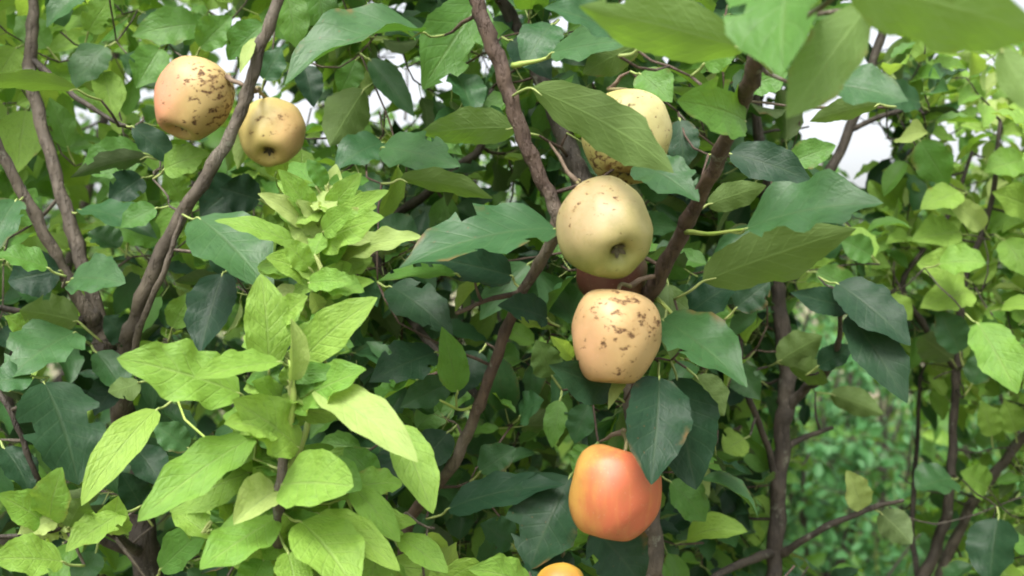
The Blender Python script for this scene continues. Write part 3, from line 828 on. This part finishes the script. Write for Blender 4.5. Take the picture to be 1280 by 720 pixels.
# ------------------------------------------------------------------ apples
def apple_material(name, base, low, blush, bdir, bth, bsoft, spot_dir, spot_th, spot_amt, russet=None, rdir=(0, 0, -1), sscale=190, streak=.0):
    t = NT(name)
    tc = t.n('ShaderNodeTexCoord'); v = tc.outputs['Object']
    nv = t.n('ShaderNodeVectorMath', operation='NORMALIZE'); t.l(v, nv.inputs[0])
    def dot(d):
        nd = t.n('ShaderNodeVectorMath', operation='DOT_PRODUCT'); t.l(nv.outputs[0], nd.inputs[0])
        nd.inputs[1].default_value = tuple(nrm(d)); return nd.outputs['Value']
    mps = t.n('ShaderNodeMapping'); mps.inputs['Scale'].default_value = (120, 120, 30); t.l(v, mps.inputs[0])
    stk = t.noise(mps.outputs[0], 1.0, 5, .7)
    n1 = t.noise(v, 32, 4, .6); n2 = t.noise(v, 90, 3)
    zz = dot((0, 0, -1))
    col = t.mix(t.ramp(t.math('ADD', zz, t.math('MULTIPLY', t.math('SUBTRACT', n1, .5), .9)), -.2, .9), base, low)
    bl = t.ramp(t.math('ADD', dot(bdir), t.math('ADD', t.math('MULTIPLY', t.math('SUBTRACT', n1, .5), .55), t.math('MULTIPLY', t.math('SUBTRACT', stk, .5), streak))), bth, bth + bsoft)
    col = t.mix(t.math('MULTIPLY', bl, .92), col, blush)
    mo = t.noise(v, 55, 4, .7)
    col = t.mix(t.math('MULTIPLY', t.ramp(mo, .42, .72), .38), col, tuple(c * .66 for c in low))
    # faint vertical streaks and pale lenticel dots
    mp = t.n('ShaderNodeMapping'); mp.inputs['Scale'].default_value = (160, 160, 18); t.l(v, mp.inputs[0])
    st = t.noise(mp.outputs[0], 1.0, 3)
    col = t.mix(t.math('MULTIPLY', t.ramp(st, .5, .75), .18), col, tuple(min(1, c * 1.25) for c in base))
    vo = t.n('ShaderNodeTexVoronoi'); vo.inputs['Scale'].default_value = 260; t.l(v, vo.inputs['Vector'])
    len_ = t.math('SUBTRACT', 1.0, t.ramp(vo.outputs['Distance'], .10, .22))
    col = t.mix(t.math('MULTIPLY', len_, .10), col, (.5, .42, .27))
    # scab: irregular brown spots gathered on one side
    mp2 = t.n('ShaderNodeMapping'); mp2.inputs['Scale'].default_value = (1.0, 1.0, 1.45)
    mp2.inputs['Rotation'].default_value = (.3, .5, .2); t.l(v, mp2.inputs[0])
    ns = t.noise(mp2.outputs[0], sscale, 3, .5)
    ng = t.noise(v, 48, 2)
    region = t.ramp(t.math('ADD', dot(spot_dir), t.math('MULTIPLY', t.math('SUBTRACT', ng, .5), 1.6)), .35, 1.0)
    sp = t.ramp(t.math('ADD', ns, t.math('MULTIPLY', region, spot_amt)), spot_th - .015, spot_th + .085)
    nb_ = t.noise(mp2.outputs[0], 95, 4, .6)
    sp = t.math('MAXIMUM', sp, t.math('MULTIPLY', t.ramp(t.math('ADD', nb_, t.math('MULTIPLY', region, spot_amt * .75)), spot_th + .01, spot_th + .10), .9))
    halo = t.math('MULTIPLY', t.ramp(t.math('ADD', ns, t.math('MULTIPLY', region, spot_amt)), spot_th - .10, spot_th + .05), t.math('MULTIPLY', region, .35))
    col = t.mix(halo, col, (.30, .17, .06))
    col = t.mix(t.math('MULTIPLY', sp, t.ramp(t.noise(v, 420, 2), .15, .6)), col, (.075, .036, .014))
    if russet:
        rs = t.ramp(t.math('ADD', dot(rdir), t.math('MULTIPLY', t.math('SUBTRACT', n2, .5), .5)), russet, russet + .22)
        col = t.mix(t.math('MULTIPLY', rs, .85), col, (.17, .085, .025))
    pb = t.n('ShaderNodeBsdfPrincipled')
    t.l(col, pb.inputs['Base Color'])
    t.l(t.math('ADD', .44, t.math('ADD', t.math('MULTIPLY', sp, .3), t.math('MULTIPLY', t.math('SUBTRACT', n1, .5), .4))), pb.inputs['Roughness'])
    pb.inputs['Specular IOR Level'].default_value = .3
    pb.inputs['Subsurface Weight'].default_value = .12
    pb.inputs['Subsurface Radius'].default_value = (.006, .004, .002)
    pb.inputs['Subsurface Scale'].default_value = 1.0
    bp = t.n('ShaderNodeBump'); bp.inputs['Strength'].default_value = .25; bp.inputs['Distance'].default_value = .0015
    t.l(t.math('ADD', t.math('MULTIPLY', n2, .5), t.math('MULTIPLY', sp, -.5)), bp.inputs['Height']); t.l(bp.outputs[0], pb.inputs['Normal'])
    t.l(pb.outputs[0], t.out.inputs['Surface'])
    return t.m

SEPAL = simple_mat('dried_sepal', (.055, .045, .03), (.13, .12, .07), 120, .8, .4)
STALK = simple_mat('apple_stalk', (.16, .12, .06), (.22, .20, .09), 60, .6, .3)

def apple_profile(taper, depth_c, depth_s):
    """(radius, z) from the calyx centre (z<0) round to the stalk cavity, unit radius"""
    pts = []
    key = [(0, -.80 + depth_c), (.10, -.80 + depth_c * .85), (.22, -.84 + depth_c * .25), (.36, -.885), (.54, -.86), (.73 - taper * .16, -.72), (.885 - taper * .17, -.47),
           (.975 - taper * .09, -.18), (1.0, .10), (.975, .36), (.875, .61), (.71, .78), (.52, .86), (.36, .855), (.22, .80 - depth_s * .3), (.12, .76 - depth_s * .75), (.05, .74 - depth_s), (0, .73 - depth_s)]
    return catmull([np.array(k) for k in key], 3)

def apple(label, cx, cy, d, rx, axis, mat, tree, taper=.3, squash=1.0, lob=.025, seed=0, hang=None):
    """axis: world direction from stalk towards calyx"""
    r = random.Random(seed)
    R = rx * d / FPX
    c = P(cx, cy, d)
    zax = -nrm(axis)
    xax = nrm(np.cross(np.array([0, -1.0, .05]), zax)); yax = np.cross(zax, xax)
    M = np.stack([xax, yax, zax], axis=1)
    T = TREES[tree]
    root = thing('apple', label, 'apple', c, 'apples hanging on the trees')
    prof = apple_profile(taper, .17, .22)
    S = 40
    verts, faces = [], []
    ph = r.uniform(0, 6.28); lean = r.uniform(-.06, .06)
    for (pr, pz) in prof[1:-1]:
        for k in range(S):
            a = 2 * math.pi * k / S
            q = 1 + lob * math.cos(5 * a + ph) * (.4 + max(0, -pz)) + .03 * math.cos(2 * a + ph) + .02 * math.sin(a * 3 + pz * 2 + ph)
            q += .014 * math.sin(4 * a + 5 * pz + 2 * ph) + .012 * math.sin(7 * a - 6 * pz + ph)
            x = pr * q * math.cos(a); y = pr * q * math.sin(a)
            z = pz * squash * (1 + lean * x)
            verts.append(M @ (np.array([x, y, z]) * R))
    n = len(prof) - 2
    for i in range(n - 1):
        for k in range(S):
            a, b_ = i * S + k, i * S + (k + 1) % S
            faces.append((a, b_, b_ + S, a + S))
    verts.append(M @ np.array([0, 0, prof[0][1] * squash * R])); faces += [((k + 1) % S, k, n * S) for k in range(S)]
    verts.append(M @ np.array([0, 0, prof[-1][1] * squash * R])); faces += [((n - 1) * S + k, (n - 1) * S + (k + 1) % S, n * S + 1) for k in range(S)]
    # object axes follow the fruit so that the skin pattern is placed in world directions
    sk = mesh_obj('skin', make_mesh('skin', verts, faces, [mat]), root)
    # calyx: five withered sepals in the basin
    cv, cf = [], []
    zb = (-.80 + .17) * squash * R
    for k in range(5):
        a = 2 * math.pi * k / 5 + ph
        ca, sa = math.cos(a), math.sin(a)
        st = [(.02, 0, .06), (.09, -.10, .055), (.15, -.13, .035), (.17, -.17, .008)]
        i0 = len(cv)
        for (rr, dz, w) in st:
            for s_ in (-1, 0, 1):
                x = rr * R * ca - s_ * w * R * sa; y = rr * R * sa + s_ * w * R * ca
                cv.append(M @ np.array([x, y, zb + dz * R - abs(s_) * .01 * R]))
        for q in range(3):
            for s_ in range(2):
                p0 = i0 + q * 3 + s_
                cf.append((p0, p0 + 1, p0 + 4, p0 + 3))
    mesh_obj('calyx', make_mesh('calyx', cv, cf, [SEPAL]), root)
    # stalk: from the cavity up to a spur on the nearest wood
    s0 = c + M @ np.array([0, 0, (.70 - .22) * squash * R])
    s1 = c + M @ np.array([0, 0, 1.02 * squash * R])
    if hang is not None: s2 = P(*hang)
    else: s2 = s1 + zax * .004 + np.array([0, .008, .010])
    i, dist = T.nearest(s2)
    if dist > .012:
        T.twig(s2, r1=.0026, mat=SPUR, name='spur', sag=0)
    pc = catmull([s0, s1, s2, s2 + nrm(T.np[T.nearest(s2)[0]] - s2 + 1e-6) * .002], 4)
    v, f, u = tube_geo(pc, [.0015 + .0009 * (k / (len(pc) - 1)) ** 3 for k in range(len(pc))], 7)
    mesh_obj('stalk', make_mesh('stalk', np.array(v) - c, f, [STALK], u), root)
    for a in np.linspace(-1, 1, 13):
        for b_ in np.linspace(-1, 1, 13):
            if a * a + b_ * b_ <= 1.05: mark(c + np.array([a * R, 0, b_ * R]), d - .03)
    return root

am = apple_material
apple('yellow apple with a pink cheek and many dark specks on the bare stem', 242, 124, .885, 47, (-.30, -.32, -.90),
      am('apple_pink_cheek', (.39, .29, .12), (.37, .265, .10), (.47, .20, .12), (-.9, -.4, .15), .05, .85, (.75, -.55, 0), .645, .125, sscale=165), 'L', taper=.3, squash=1.14, seed=1, hang=(284, 95, .875))
apple('pale yellow apple with three brown spots and a dark eye, across the stem', 340, 166, .90, 40, (.03, -.62, -.78),
      am('apple_yellow', (.43, .345, .125), (.41, .325, .105), (.45, .28, .13), (.8, -.4, -.1), .3, .8, (.2, -.8, .1), .70, .10, .95, (.03, -.62, -.78), sscale=110), 'L', taper=.2, squash=1.10, seed=2, hang=(322, 112, .88))
apple('greenish yellow apple with a russet base half hidden by an olive leaf', 784, 172, .80, 55, (-.1, -.22, -.95),
      am('apple_greenish', (.42, .37, .135), (.34, .29, .09), (.43, .39, .18), (.7, -.5, .5), .4, .6, (-.3, -.7, -.7), .63, .13, .80, (0, -.5, -.85)), 'C', taper=.2, squash=1.10, seed=3, hang=(762, 112, .84))
apple('tan green apple showing its star-shaped eye, middle of the hanging row', 756, 287, .735, 59, (.26, -.78, -.55),
      am('apple_tan_green', (.30, .265, .11), (.225, .235, .065), (.33, .245, .13), (-.6, -.6, .45), .15, .8, (-.5, -.6, .7), .685, .07, sscale=140), 'C', taper=.1, squash=1.12, seed=4, hang=(722, 228, .86))
apple('cream orange apple with scabby brown marks, above the red apple', 769, 421, .735, 57, (-.10, -.14, -.98),
      am('apple_scabby', (.40, .275, .125), (.41, .28, .12), (.42, .24, .125), (-.8, -.4, -.2), .25, .8, (.15, -.85, .40), .66, .125, sscale=115), 'C', taper=.20, squash=1.12, seed=5, hang=(788, 358, .80))
apple('orange-red apple with a yellow flank, lowest whole one of the row', 768, 616, .745, 57, (-.25, -.12, -.95),
      am('apple_red', (.42, .23, .055), (.40, .17, .055), (.38, .088, .045), (.45, -.75, .10), -.20, .95, (0, -1, 0), .75, .04, sscale=120, streak=.9), 'C', taper=.06, squash=1.09, seed=6, hang=(778, 540, .80))
apple('small yellow-orange apple peeking from behind dark leaves under the red one', 700, 740, .775, 34, (-.15, -.75, -.65),
      am('apple_orange', (.46, .29, .04), (.44, .26, .04), (.44, .14, .035), (-.2, -.8, .3), .1, .8, (0, 1, 0), .80, .0), 'C', taper=.35, squash=1.0, seed=7)
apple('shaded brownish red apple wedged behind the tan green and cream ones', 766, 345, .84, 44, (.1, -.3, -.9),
      am('apple_shaded', (.09, .055, .025), (.12, .075, .03), (.065, .02, .014), (-.5, -.8, 0), -.2, .8, (0, 1, 0), .78, .0), 'C', taper=.3, squash=.95, seed=8, hang=(800, 320, .87))  # shade between its neighbours is put into this darkened skin colour

# ------------------------------------------------------------------ filling leaves grown along twigs
VAR = {}
def variant(cls, k, hi=True):
    key = (cls, k, hi)
    if key not in VAR:
        r = random.Random(k * 13 + 5)
        v, f, u = leaf_geo(1.0, r.uniform(.40, .66), r.uniform(.1, .75), r.uniform(-.2, 1.3), r.uniform(.05, .22), r.uniform(-.9, .9),
                           n=10 if hi else 5, m=2 if hi else 1, serr=.02, seed=k, round_=r.uniform(0, .3))
        nb = len(v)
        pv, pf, pu = tube_geo([(-.30, 0, -.05), (-.14, 0, -.035), (.02, 0, -.004)], [.016, .012, .008], 4, cap=False)
        VAR[key] = (np.array(v + [tuple(q) for q in pv]), f + [tuple(a + nb for a in q) for q in pf], u + [(.5, .5)] * len(pv), len(f), len(pf))
    return VAR[key]
VME = {}
def variant_mesh(cls, k):
    if (cls, k) not in VME:
        v, f, u, nf, npf = variant(cls, k)
        VME[(cls, k)] = make_mesh('leaf', v, f, [LM[cls], PETIOLE], u, [0] * nf + [1] * npf)
    return VME[(cls, k)]

NV = 14
def leaf_frame(X, up):
    X = nrm(X); N = nrm(up - np.dot(up, X) * X); Y = np.cross(N, X)
    return np.stack([X, Y, N], axis=1)

def pick(weights):
    r = random.random() * sum(w for _, w in weights)
    for c, w in weights:
        r -= w
        if r <= 0: return c
    return weights[-1][0]

def leaf_ok(base, X, L, Y, check_front=True):
    W = L * .5
    pts = [base + X * L * a + Y * W * .5 * c for a, c in ((0, 0), (.25, 0), (.5, 0), (.75, 0), (1, 0), (.5, 1), (.5, -1), (.25, .8), (.25, -.8), (.75, .6), (.75, -.6))]
    for p in pts:
        if p[1] < .55 and abs(p[0]) < .5: return False
        if check_front and hides(p): return False
        if in_open(p): return False
    return True

def fill(key, n, xr, yr, dr, weights, size=(.036, .066), cap=.42, limit=300, cls_at=None):
    T = TREES[key]
    tips = []
    for _ in range(n):
        d = random.uniform(*dr)
        tips.append(P(random.uniform(*xr), random.uniform(*yr), d))
    tips.sort(key=lambda p: T.nearest(p)[1])
    out = []
    for tip in tips:
        if tip[2] < .25: continue
        tw = T.twig(tip, veto=True, cap=cap, name='twig')
        if tw is None: continue
        o, pts = tw
        # points every ~2.3 cm along the outer part of the twig
        seg = np.linalg.norm(pts[-1] - pts[0])
        cnt = max(5, min(12, int(seg / .015) + 3))
        a0 = random.uniform(0, 6.28)
        for q in range(cnt):
            t = 1 - .75 * q / cnt
            f = t * (len(pts) - 1); i = min(int(f), len(pts) - 2)
            base = pts[i] + (pts[i + 1] - pts[i]) * (f - i)
            tan = nrm(pts[i + 1] - pts[i])
            s1 = nrm(np.cross(tan, [.2, .3, .93])); s2 = np.cross(tan, s1)
            a = a0 + q * 2.4
            X = nrm(tan * random.uniform(.2, .8) + .9 * (math.cos(a) * s1 + math.sin(a) * s2) + np.array([0, 0, random.uniform(-.55, .15)]))
            up = nrm(np.array([0, -.45, .6]) + rng.normal(0, .38, 3))
            L = random.uniform(*size) * (1 - .25 * (q == 0))
            R = leaf_frame(X, up)
            b_ = base + X * L * .28
            if not leaf_ok(b_, X, L, R[:, 1]): continue
            x, y, d = to_px(b_ + X * L * .5)
            cls = pick(cls_at(x, y, d) if cls_at else weights)
            out.append((b_, R, L, cls, o, d, -60 < x < 1340 and -60 < y < 780))
    # the largest in view are leaves of their own, the rest is joined
    out.sort(key=lambda q: (not q[6], q[5] / q[2]))
    for (b_, R, L, cls, o, d, vis) in out:
        if vis and T.nleaf < limit:
            k = random.randrange(NV)
            lo = bpy.data.objects.new('leaf', variant_mesh(cls, k))
            link(lo, o)
            M = Matrix(np.vstack([np.hstack([R * L, (b_ - T.base)[:, None]]), [0, 0, 0, 1]]).tolist())
            lo.matrix_local = M
            T.nleaf += 1
        else:
            T.rest.append((b_, R, L, cls))

def joined(T, name='foliage', parent=None, hi=True):
    """all remaining leaves of one tree as one part"""
    if not T.rest: return
    V, FA, U, RN, FM = [], [], [], [], []
    classes = sorted({q[3] for q in T.rest})
    mats = [LM[c] for c in classes] + [PETIOLE]
    nb = 0
    for (b_, R, L, cls) in T.rest:
        v, f, u, nf, npf = variant(cls, random.randrange(NV), hi)
        V.append((v * L) @ R.T + (b_ - T.base)); U += u
        FA += [tuple(a + nb for a in q) for q in f]
        FM += [classes.index(cls)] * nf + [len(classes)] * npf
        RN += [random.random()] * len(v)
        nb += len(v)
    o = mesh_obj(name, make_mesh(name, np.concatenate(V), FA, mats, U, FM, rnd=RN), parent or T.root)
    o['kind'] = 'stuff'
    return o

def cls_left(x, y, d):
    if y < 330: return [('young', .55), ('mid', .33), ('mature', .12)]  # backlit glow of the upper crown put into colour by extra lime leaves
    return [('young', .08), ('mid', .24), ('mature', .42), ('dark', .26)]
def cls_centre(x, y, d):
    if y < 120: return [('mid', .48), ('mature', .38), ('young', .08), ('dark', .06)]
    return [('mid', .32), ('mature', .48), ('dark', .12), ('young', .08)]
def cls_right(x, y, d): return [('mid', .30), ('mature', .42), ('dark', .16), ('young', .12)]
def cls_far(x, y, d):
    if y < 520: return [('young', .70), ('mid', .20), ('pale', .10)]
    return [('young', .42), ('mid', .33), ('mature', .25)]

fill('L', 340, (-180, 470), (-160, 780), (.92, 1.5), None, cls_at=cls_left)
fill('C', 560, (400, 1010), (-180, 790), (.88, 1.5), None, cls_at=cls_centre)
fill('R', 250, (840, 1160), (-150, 790), (1.15, 1.75), None, cls_at=cls_right)
fill('Q', 330, (1090, 1460), (40, 790), (1.08, 1.7), None, size=(.035, .06), cls_at=cls_far)
fill('S', 14, (250, 560), (640, 860), (.70, .85), None, size=(.05, .075), cap=.3, cls_at=lambda x, y, d: [('young', .8), ('mid', .2)])
for k in 'LCRQS': joined(TREES[k])

# ------------------------------------------------------------------ orchard trees behind
def back_tree(label, x, y, height, spread, weights, nleaf, parts, size=(.06, .085), seed=0, bark=None, low=.35):
    random.seed(seed)
    T = Tree('b', 'apple_tree', label, (x, y, 0), bark or BARK_DARK, 'orchard trees standing behind')
    h0 = low * height
    lean = np.array([random.uniform(-.1, .1), random.uniform(-.1, .1), 0])
    base = np.array([x, y, 0.0])
    T.limb('trunk', [base + [0, 0, -.06], base + [0, 0, .1], base + lean * .5 + [0, 0, h0 * .6], base + lean + [0, 0, h0], base + lean * 1.5 + [0, 0, height * .8]], [.04, .033, .027, .024, .010], sides=10)
    tips = []
    for k in range(7):
        a = k * 2.4 + random.uniform(-.3, .3)
        s = base + lean + np.array([0, 0, h0 * random.uniform(.7, 1.5)])
        e = base + np.array([math.cos(a) * spread * random.uniform(.5, .85), math.sin(a) * spread * random.uniform(.5, .85), height * random.uniform(.62, .95)])
        m = s * .5 + e * .5 + np.array([math.cos(a), math.sin(a), -.2]) * .1 * spread
        T.limb('branch', [s, m, e], [.017, .012, .004], sides=7, sub=5)
    nt = nleaf // 9
    cand = []
    for _ in range(nt):
        a = random.uniform(0, 6.28); rr = spread * math.sqrt(random.random()); z = random.uniform(low * .55, 1.0)
        rr *= (1 - .55 * max(0, z - .6) / .4)
        cand.append(base + np.array([math.cos(a) * rr, math.sin(a) * rr, z * height]))
    cand.sort(key=lambda p: T.nearest(p)[1])
    TV, TF, TN = [], [], 0
    out = []
    for tip in cand:
        i, d = T.nearest(tip)
        if d > .55: continue
        A = T.np[i]; n = 5
        bend = rng.normal(0, .10 * d, 3)
        pts = [A + (tip - A) * k / n + bend * (4 * (k / n) * (1 - k / n)) for k in range(n + 1)]
        if sum(in_open(q) for q in pts) > 1: continue
        v, f, u = tube_geo(pts, [.004 - .003 * k / n for k in range(n + 1)], 4, cap=False)
        TV += v; TF += [tuple(q + TN for q in ff) for ff in f]; TN += len(v)
        T.add_nodes(pts[2:], [.003] * (n - 1), None)
        a0 = random.uniform(0, 6.28)
        for q in range(9):
            t = 1 - .7 * q / 9; f_ = t * n; ii = min(int(f_), n - 1)
            bp = pts[ii] + (pts[ii + 1] - pts[ii]) * (f_ - ii)
            tan = nrm(pts[ii + 1] - pts[ii]); s1 = nrm(np.cross(tan, [.2, .3, .93])); s2 = np.cross(tan, s1); a = a0 + q * 2.4
            X = nrm(tan * random.uniform(.2, .8) + .9 * (math.cos(a) * s1 + math.sin(a) * s2) + np.array([0, 0, random.uniform(-.55, .15)]))
            R = leaf_frame(X, nrm(np.array([0, -.4, .65]) + rng.normal(0, .4, 3)))
            L = random.uniform(*size)
            b_ = bp + X * L * .28
            if not leaf_ok(b_, X, L, R[:, 1], False): continue
            out.append((b_, R, L, pick(weights)))
    tw = mesh_obj('twigs', make_mesh('twigs', np.array(TV) - T.base, TF, [T.bark]), T.root); tw['kind'] = 'stuff'
    def key(q):
        px, py, d = to_px(q[0]); return (not (0 < px < 1280 and 0 < py < 720 and d > .5), d)
    out.sort(key=key)
    for q in out:
        if T.nleaf < parts and not key(q)[0]:
            lo = bpy.data.objects.new('leaf', variant_mesh(q[3], random.randrange(NV))); link(lo, T.root)
            lo.matrix_local = Matrix(np.vstack([np.hstack([q[1] * q[2], (q[0] - T.base)[:, None]]), [0, 0, 0, 1]]).tolist())
            T.nleaf += 1
        else: T.rest.append(q)
    joined(T, hi=False)
    return T

WM = [('mid', .42), ('mature', .38), ('young', .12), ('dark', .08)]
WB = [('mid', .48), ('young', .42), ('mature', .10)]
WD = [('mid', .30), ('mature', .48), ('dark', .18), ('young', .04)]
back_tree('bushy apple tree with bright green crown behind the three bare stems', -1.15, 2.25, 2.75, .85, WB, 2600, 260, seed=11)
back_tree('dense dark green apple tree behind the lime-green sapling', -.25, 2.35, 2.15, .75, WD, 2600, 260, seed=12)
back_tree('leafy apple tree behind the hanging row of apples', .42, 2.65, 2.0, .72, WM, 2400, 220, seed=13)
back_tree('yellow-green apple tree behind the slender one at the clearing', 1.75, 2.55, 1.95, .72, WB, 2200, 220, seed=14)
back_tree('tall apple tree with light crown far behind the bare stems', -2.3, 4.6, 2.9, 1.1, WM, 2200, 60, seed=15)
back_tree('rounded apple tree in the second row behind the sapling', -.7, 5.0, 2.3, 1.05, WM, 2200, 60, seed=16)
back_tree('rounded apple tree in the second row behind the red-brown stems', .75, 5.4, 2.1, 1.0, WB, 2200, 60, seed=17)
back_tree('low apple tree closing the far end of the weedy clearing', 2.35, 6.6, 2.05, 1.1, WM, 2400, 60, seed=18)
back_tree('apple tree in the second row beside the yellow-green one', 3.6, 5.2, 2.2, 1.1, WB, 2200, 60, seed=19)
WS = [('weed', .74), ('mature', .10), ('mid', .16)]
for i, (x, y, h, sp, lab) in enumerate([(1.16, 3.7, .95, .34, 'low bushy green shrub just beyond the dark upright trunk'), (1.62, 4.3, 1.25, .45, 'bright green shrub in the middle of the clearing'),
        (2.05, 4.0, 1.15, .42, 'leafy shrub between the clearing and the slender tree'), (1.75, 5.3, 1.45, .55, 'taller green shrub at the back of the clearing'), (1.30, 4.9, 1.2, .45, 'rounded shrub at the back of the clearing by the trunk')]):
    T = back_tree(lab, x, y, h, sp, WS, 1300, 40, size=(.04, .065), seed=60 + i, low=.12)
    T.root.name = 'shrub'; T.root['category'] = 'shrub'; T.root['group'] = 'shrubs growing in the clearing'
for i, x in enumerate(np.linspace(-8, 9, 11)):
    back_tree('apple tree in the distant orchard row', x + random.uniform(-.3, .3), 9.5 + random.uniform(-.6, .8), random.uniform(2.3, 2.7), 1.2, WM, 1500, 0, size=(.09, .13), seed=30 + i)

# ------------------------------------------------------------------ weeds on the ground
def weeds():
    random.seed(5); r2 = np.random.default_rng(5)
    V, FA, U, RN, FM = [], [], [], [], []
    nb = 0
    cl = ['mid', 'young', 'weed']
    for _ in range(2300):
        y = random.uniform(1.7, 9.5) ** 1.0
        x = random.uniform(-1, 1) * (.62 * y + .6)
        if y < 2.4 and random.random() < .4: continue
        if math.sin(x * 1.3 + y * 1.1) + math.sin(y * 1.9 - x * .8) < -.9: continue     # bare patches of soil
        h = random.uniform(.08, .34) * (1.6 if random.random() < .18 else 1)
        c = pick([('weed', .70), ('young', .12), ('mid', .18)])
        for q in range(random.randint(9, 15)):
            a = random.uniform(0, 6.28); t = random.random()
            X = nrm(np.array([math.cos(a), math.sin(a), random.uniform(-.1, .8)]))
            R = leaf_frame(X, nrm(np.array([0, -.2, .9]) + r2.normal(0, .3, 3)))
            L = random.uniform(.035, .085) * (1 + h)
            v, f, u, nf, npf = variant(c, random.randrange(NV), False)
            b_ = np.array([x + r2.normal(0, .05), y + r2.normal(0, .05), h * t + .0]) + X * L * .28
            if q % 4 == 0: b_[2] = .02 + L * .1
            V.append((v * L) @ R.T + b_); U += u; FA += [tuple(k + nb for k in qq) for qq in f]
            FM += [cl.index(c)] * nf + [3] * npf; RN += [random.random()] * len(v); nb += len(v)
        # stem
        sv, sf, su = tube_geo([(x, y, -.02), (x + .01, y, h * .6), (x, y + .01, h * 1.02)], [.004, .003, .001], 4, cap=False)
        V.append(np.array(sv)); U += [(.5, .5)] * len(sv); FA += [tuple(k + nb for k in qq) for qq in sf]
        FM += [3] * len(sf); RN += [0] * len(sv); nb += len(sv)
    o = mesh_obj('weeds', make_mesh('weeds', np.concatenate(V), FA, [LM[c] for c in cl] + [PETIOLE], U, FM, rnd=RN))
    o['kind'] = 'stuff'; o['label'] = 'bright green broadleaf weeds covering the orchard floor'; o['category'] = 'weeds'
    # grass blades
    V, FA, nb = [], [], 0
    for _ in range(26000):
        y = random.uniform(1.6, 12); x = random.uniform(-1, 1) * (.65 * y + .6)
        if math.sin(x * 1.3 + y * 1.1) + math.sin(y * 1.9 - x * .8) < -1.0: continue
        h = random.uniform(.05, .22); a = random.uniform(0, 6.28); w = .003
        dx, dy = math.cos(a), math.sin(a); b_ = random.uniform(.1, .6) * h
        V += [(x - dy * w, y + dx * w, -.03), (x + dy * w, y - dx * w, -.03), (x + dx * b_ * .35 + dy * w * .7, y + dy * b_ * .35 - dx * w * .7, h * .6),
              (x + dx * b_ * .35 - dy * w * .7, y + dy * b_ * .35 + dx * w * .7, h * .6), (x + dx * b_, y + dy * b_, h)]
        FA += [(nb, nb + 1, nb + 2, nb + 3), (nb + 3, nb + 2, nb + 4)]; nb += 5
    g = mesh_obj('grass', make_mesh('grass', V, FA, [simple_mat('grass_blade', (.10, .20, .04), (.22, .28, .08), 3, .6, .1)]))
    g['kind'] = 'stuff'; g['label'] = 'thin grass growing between the weeds'; g['category'] = 'grass'
weeds()
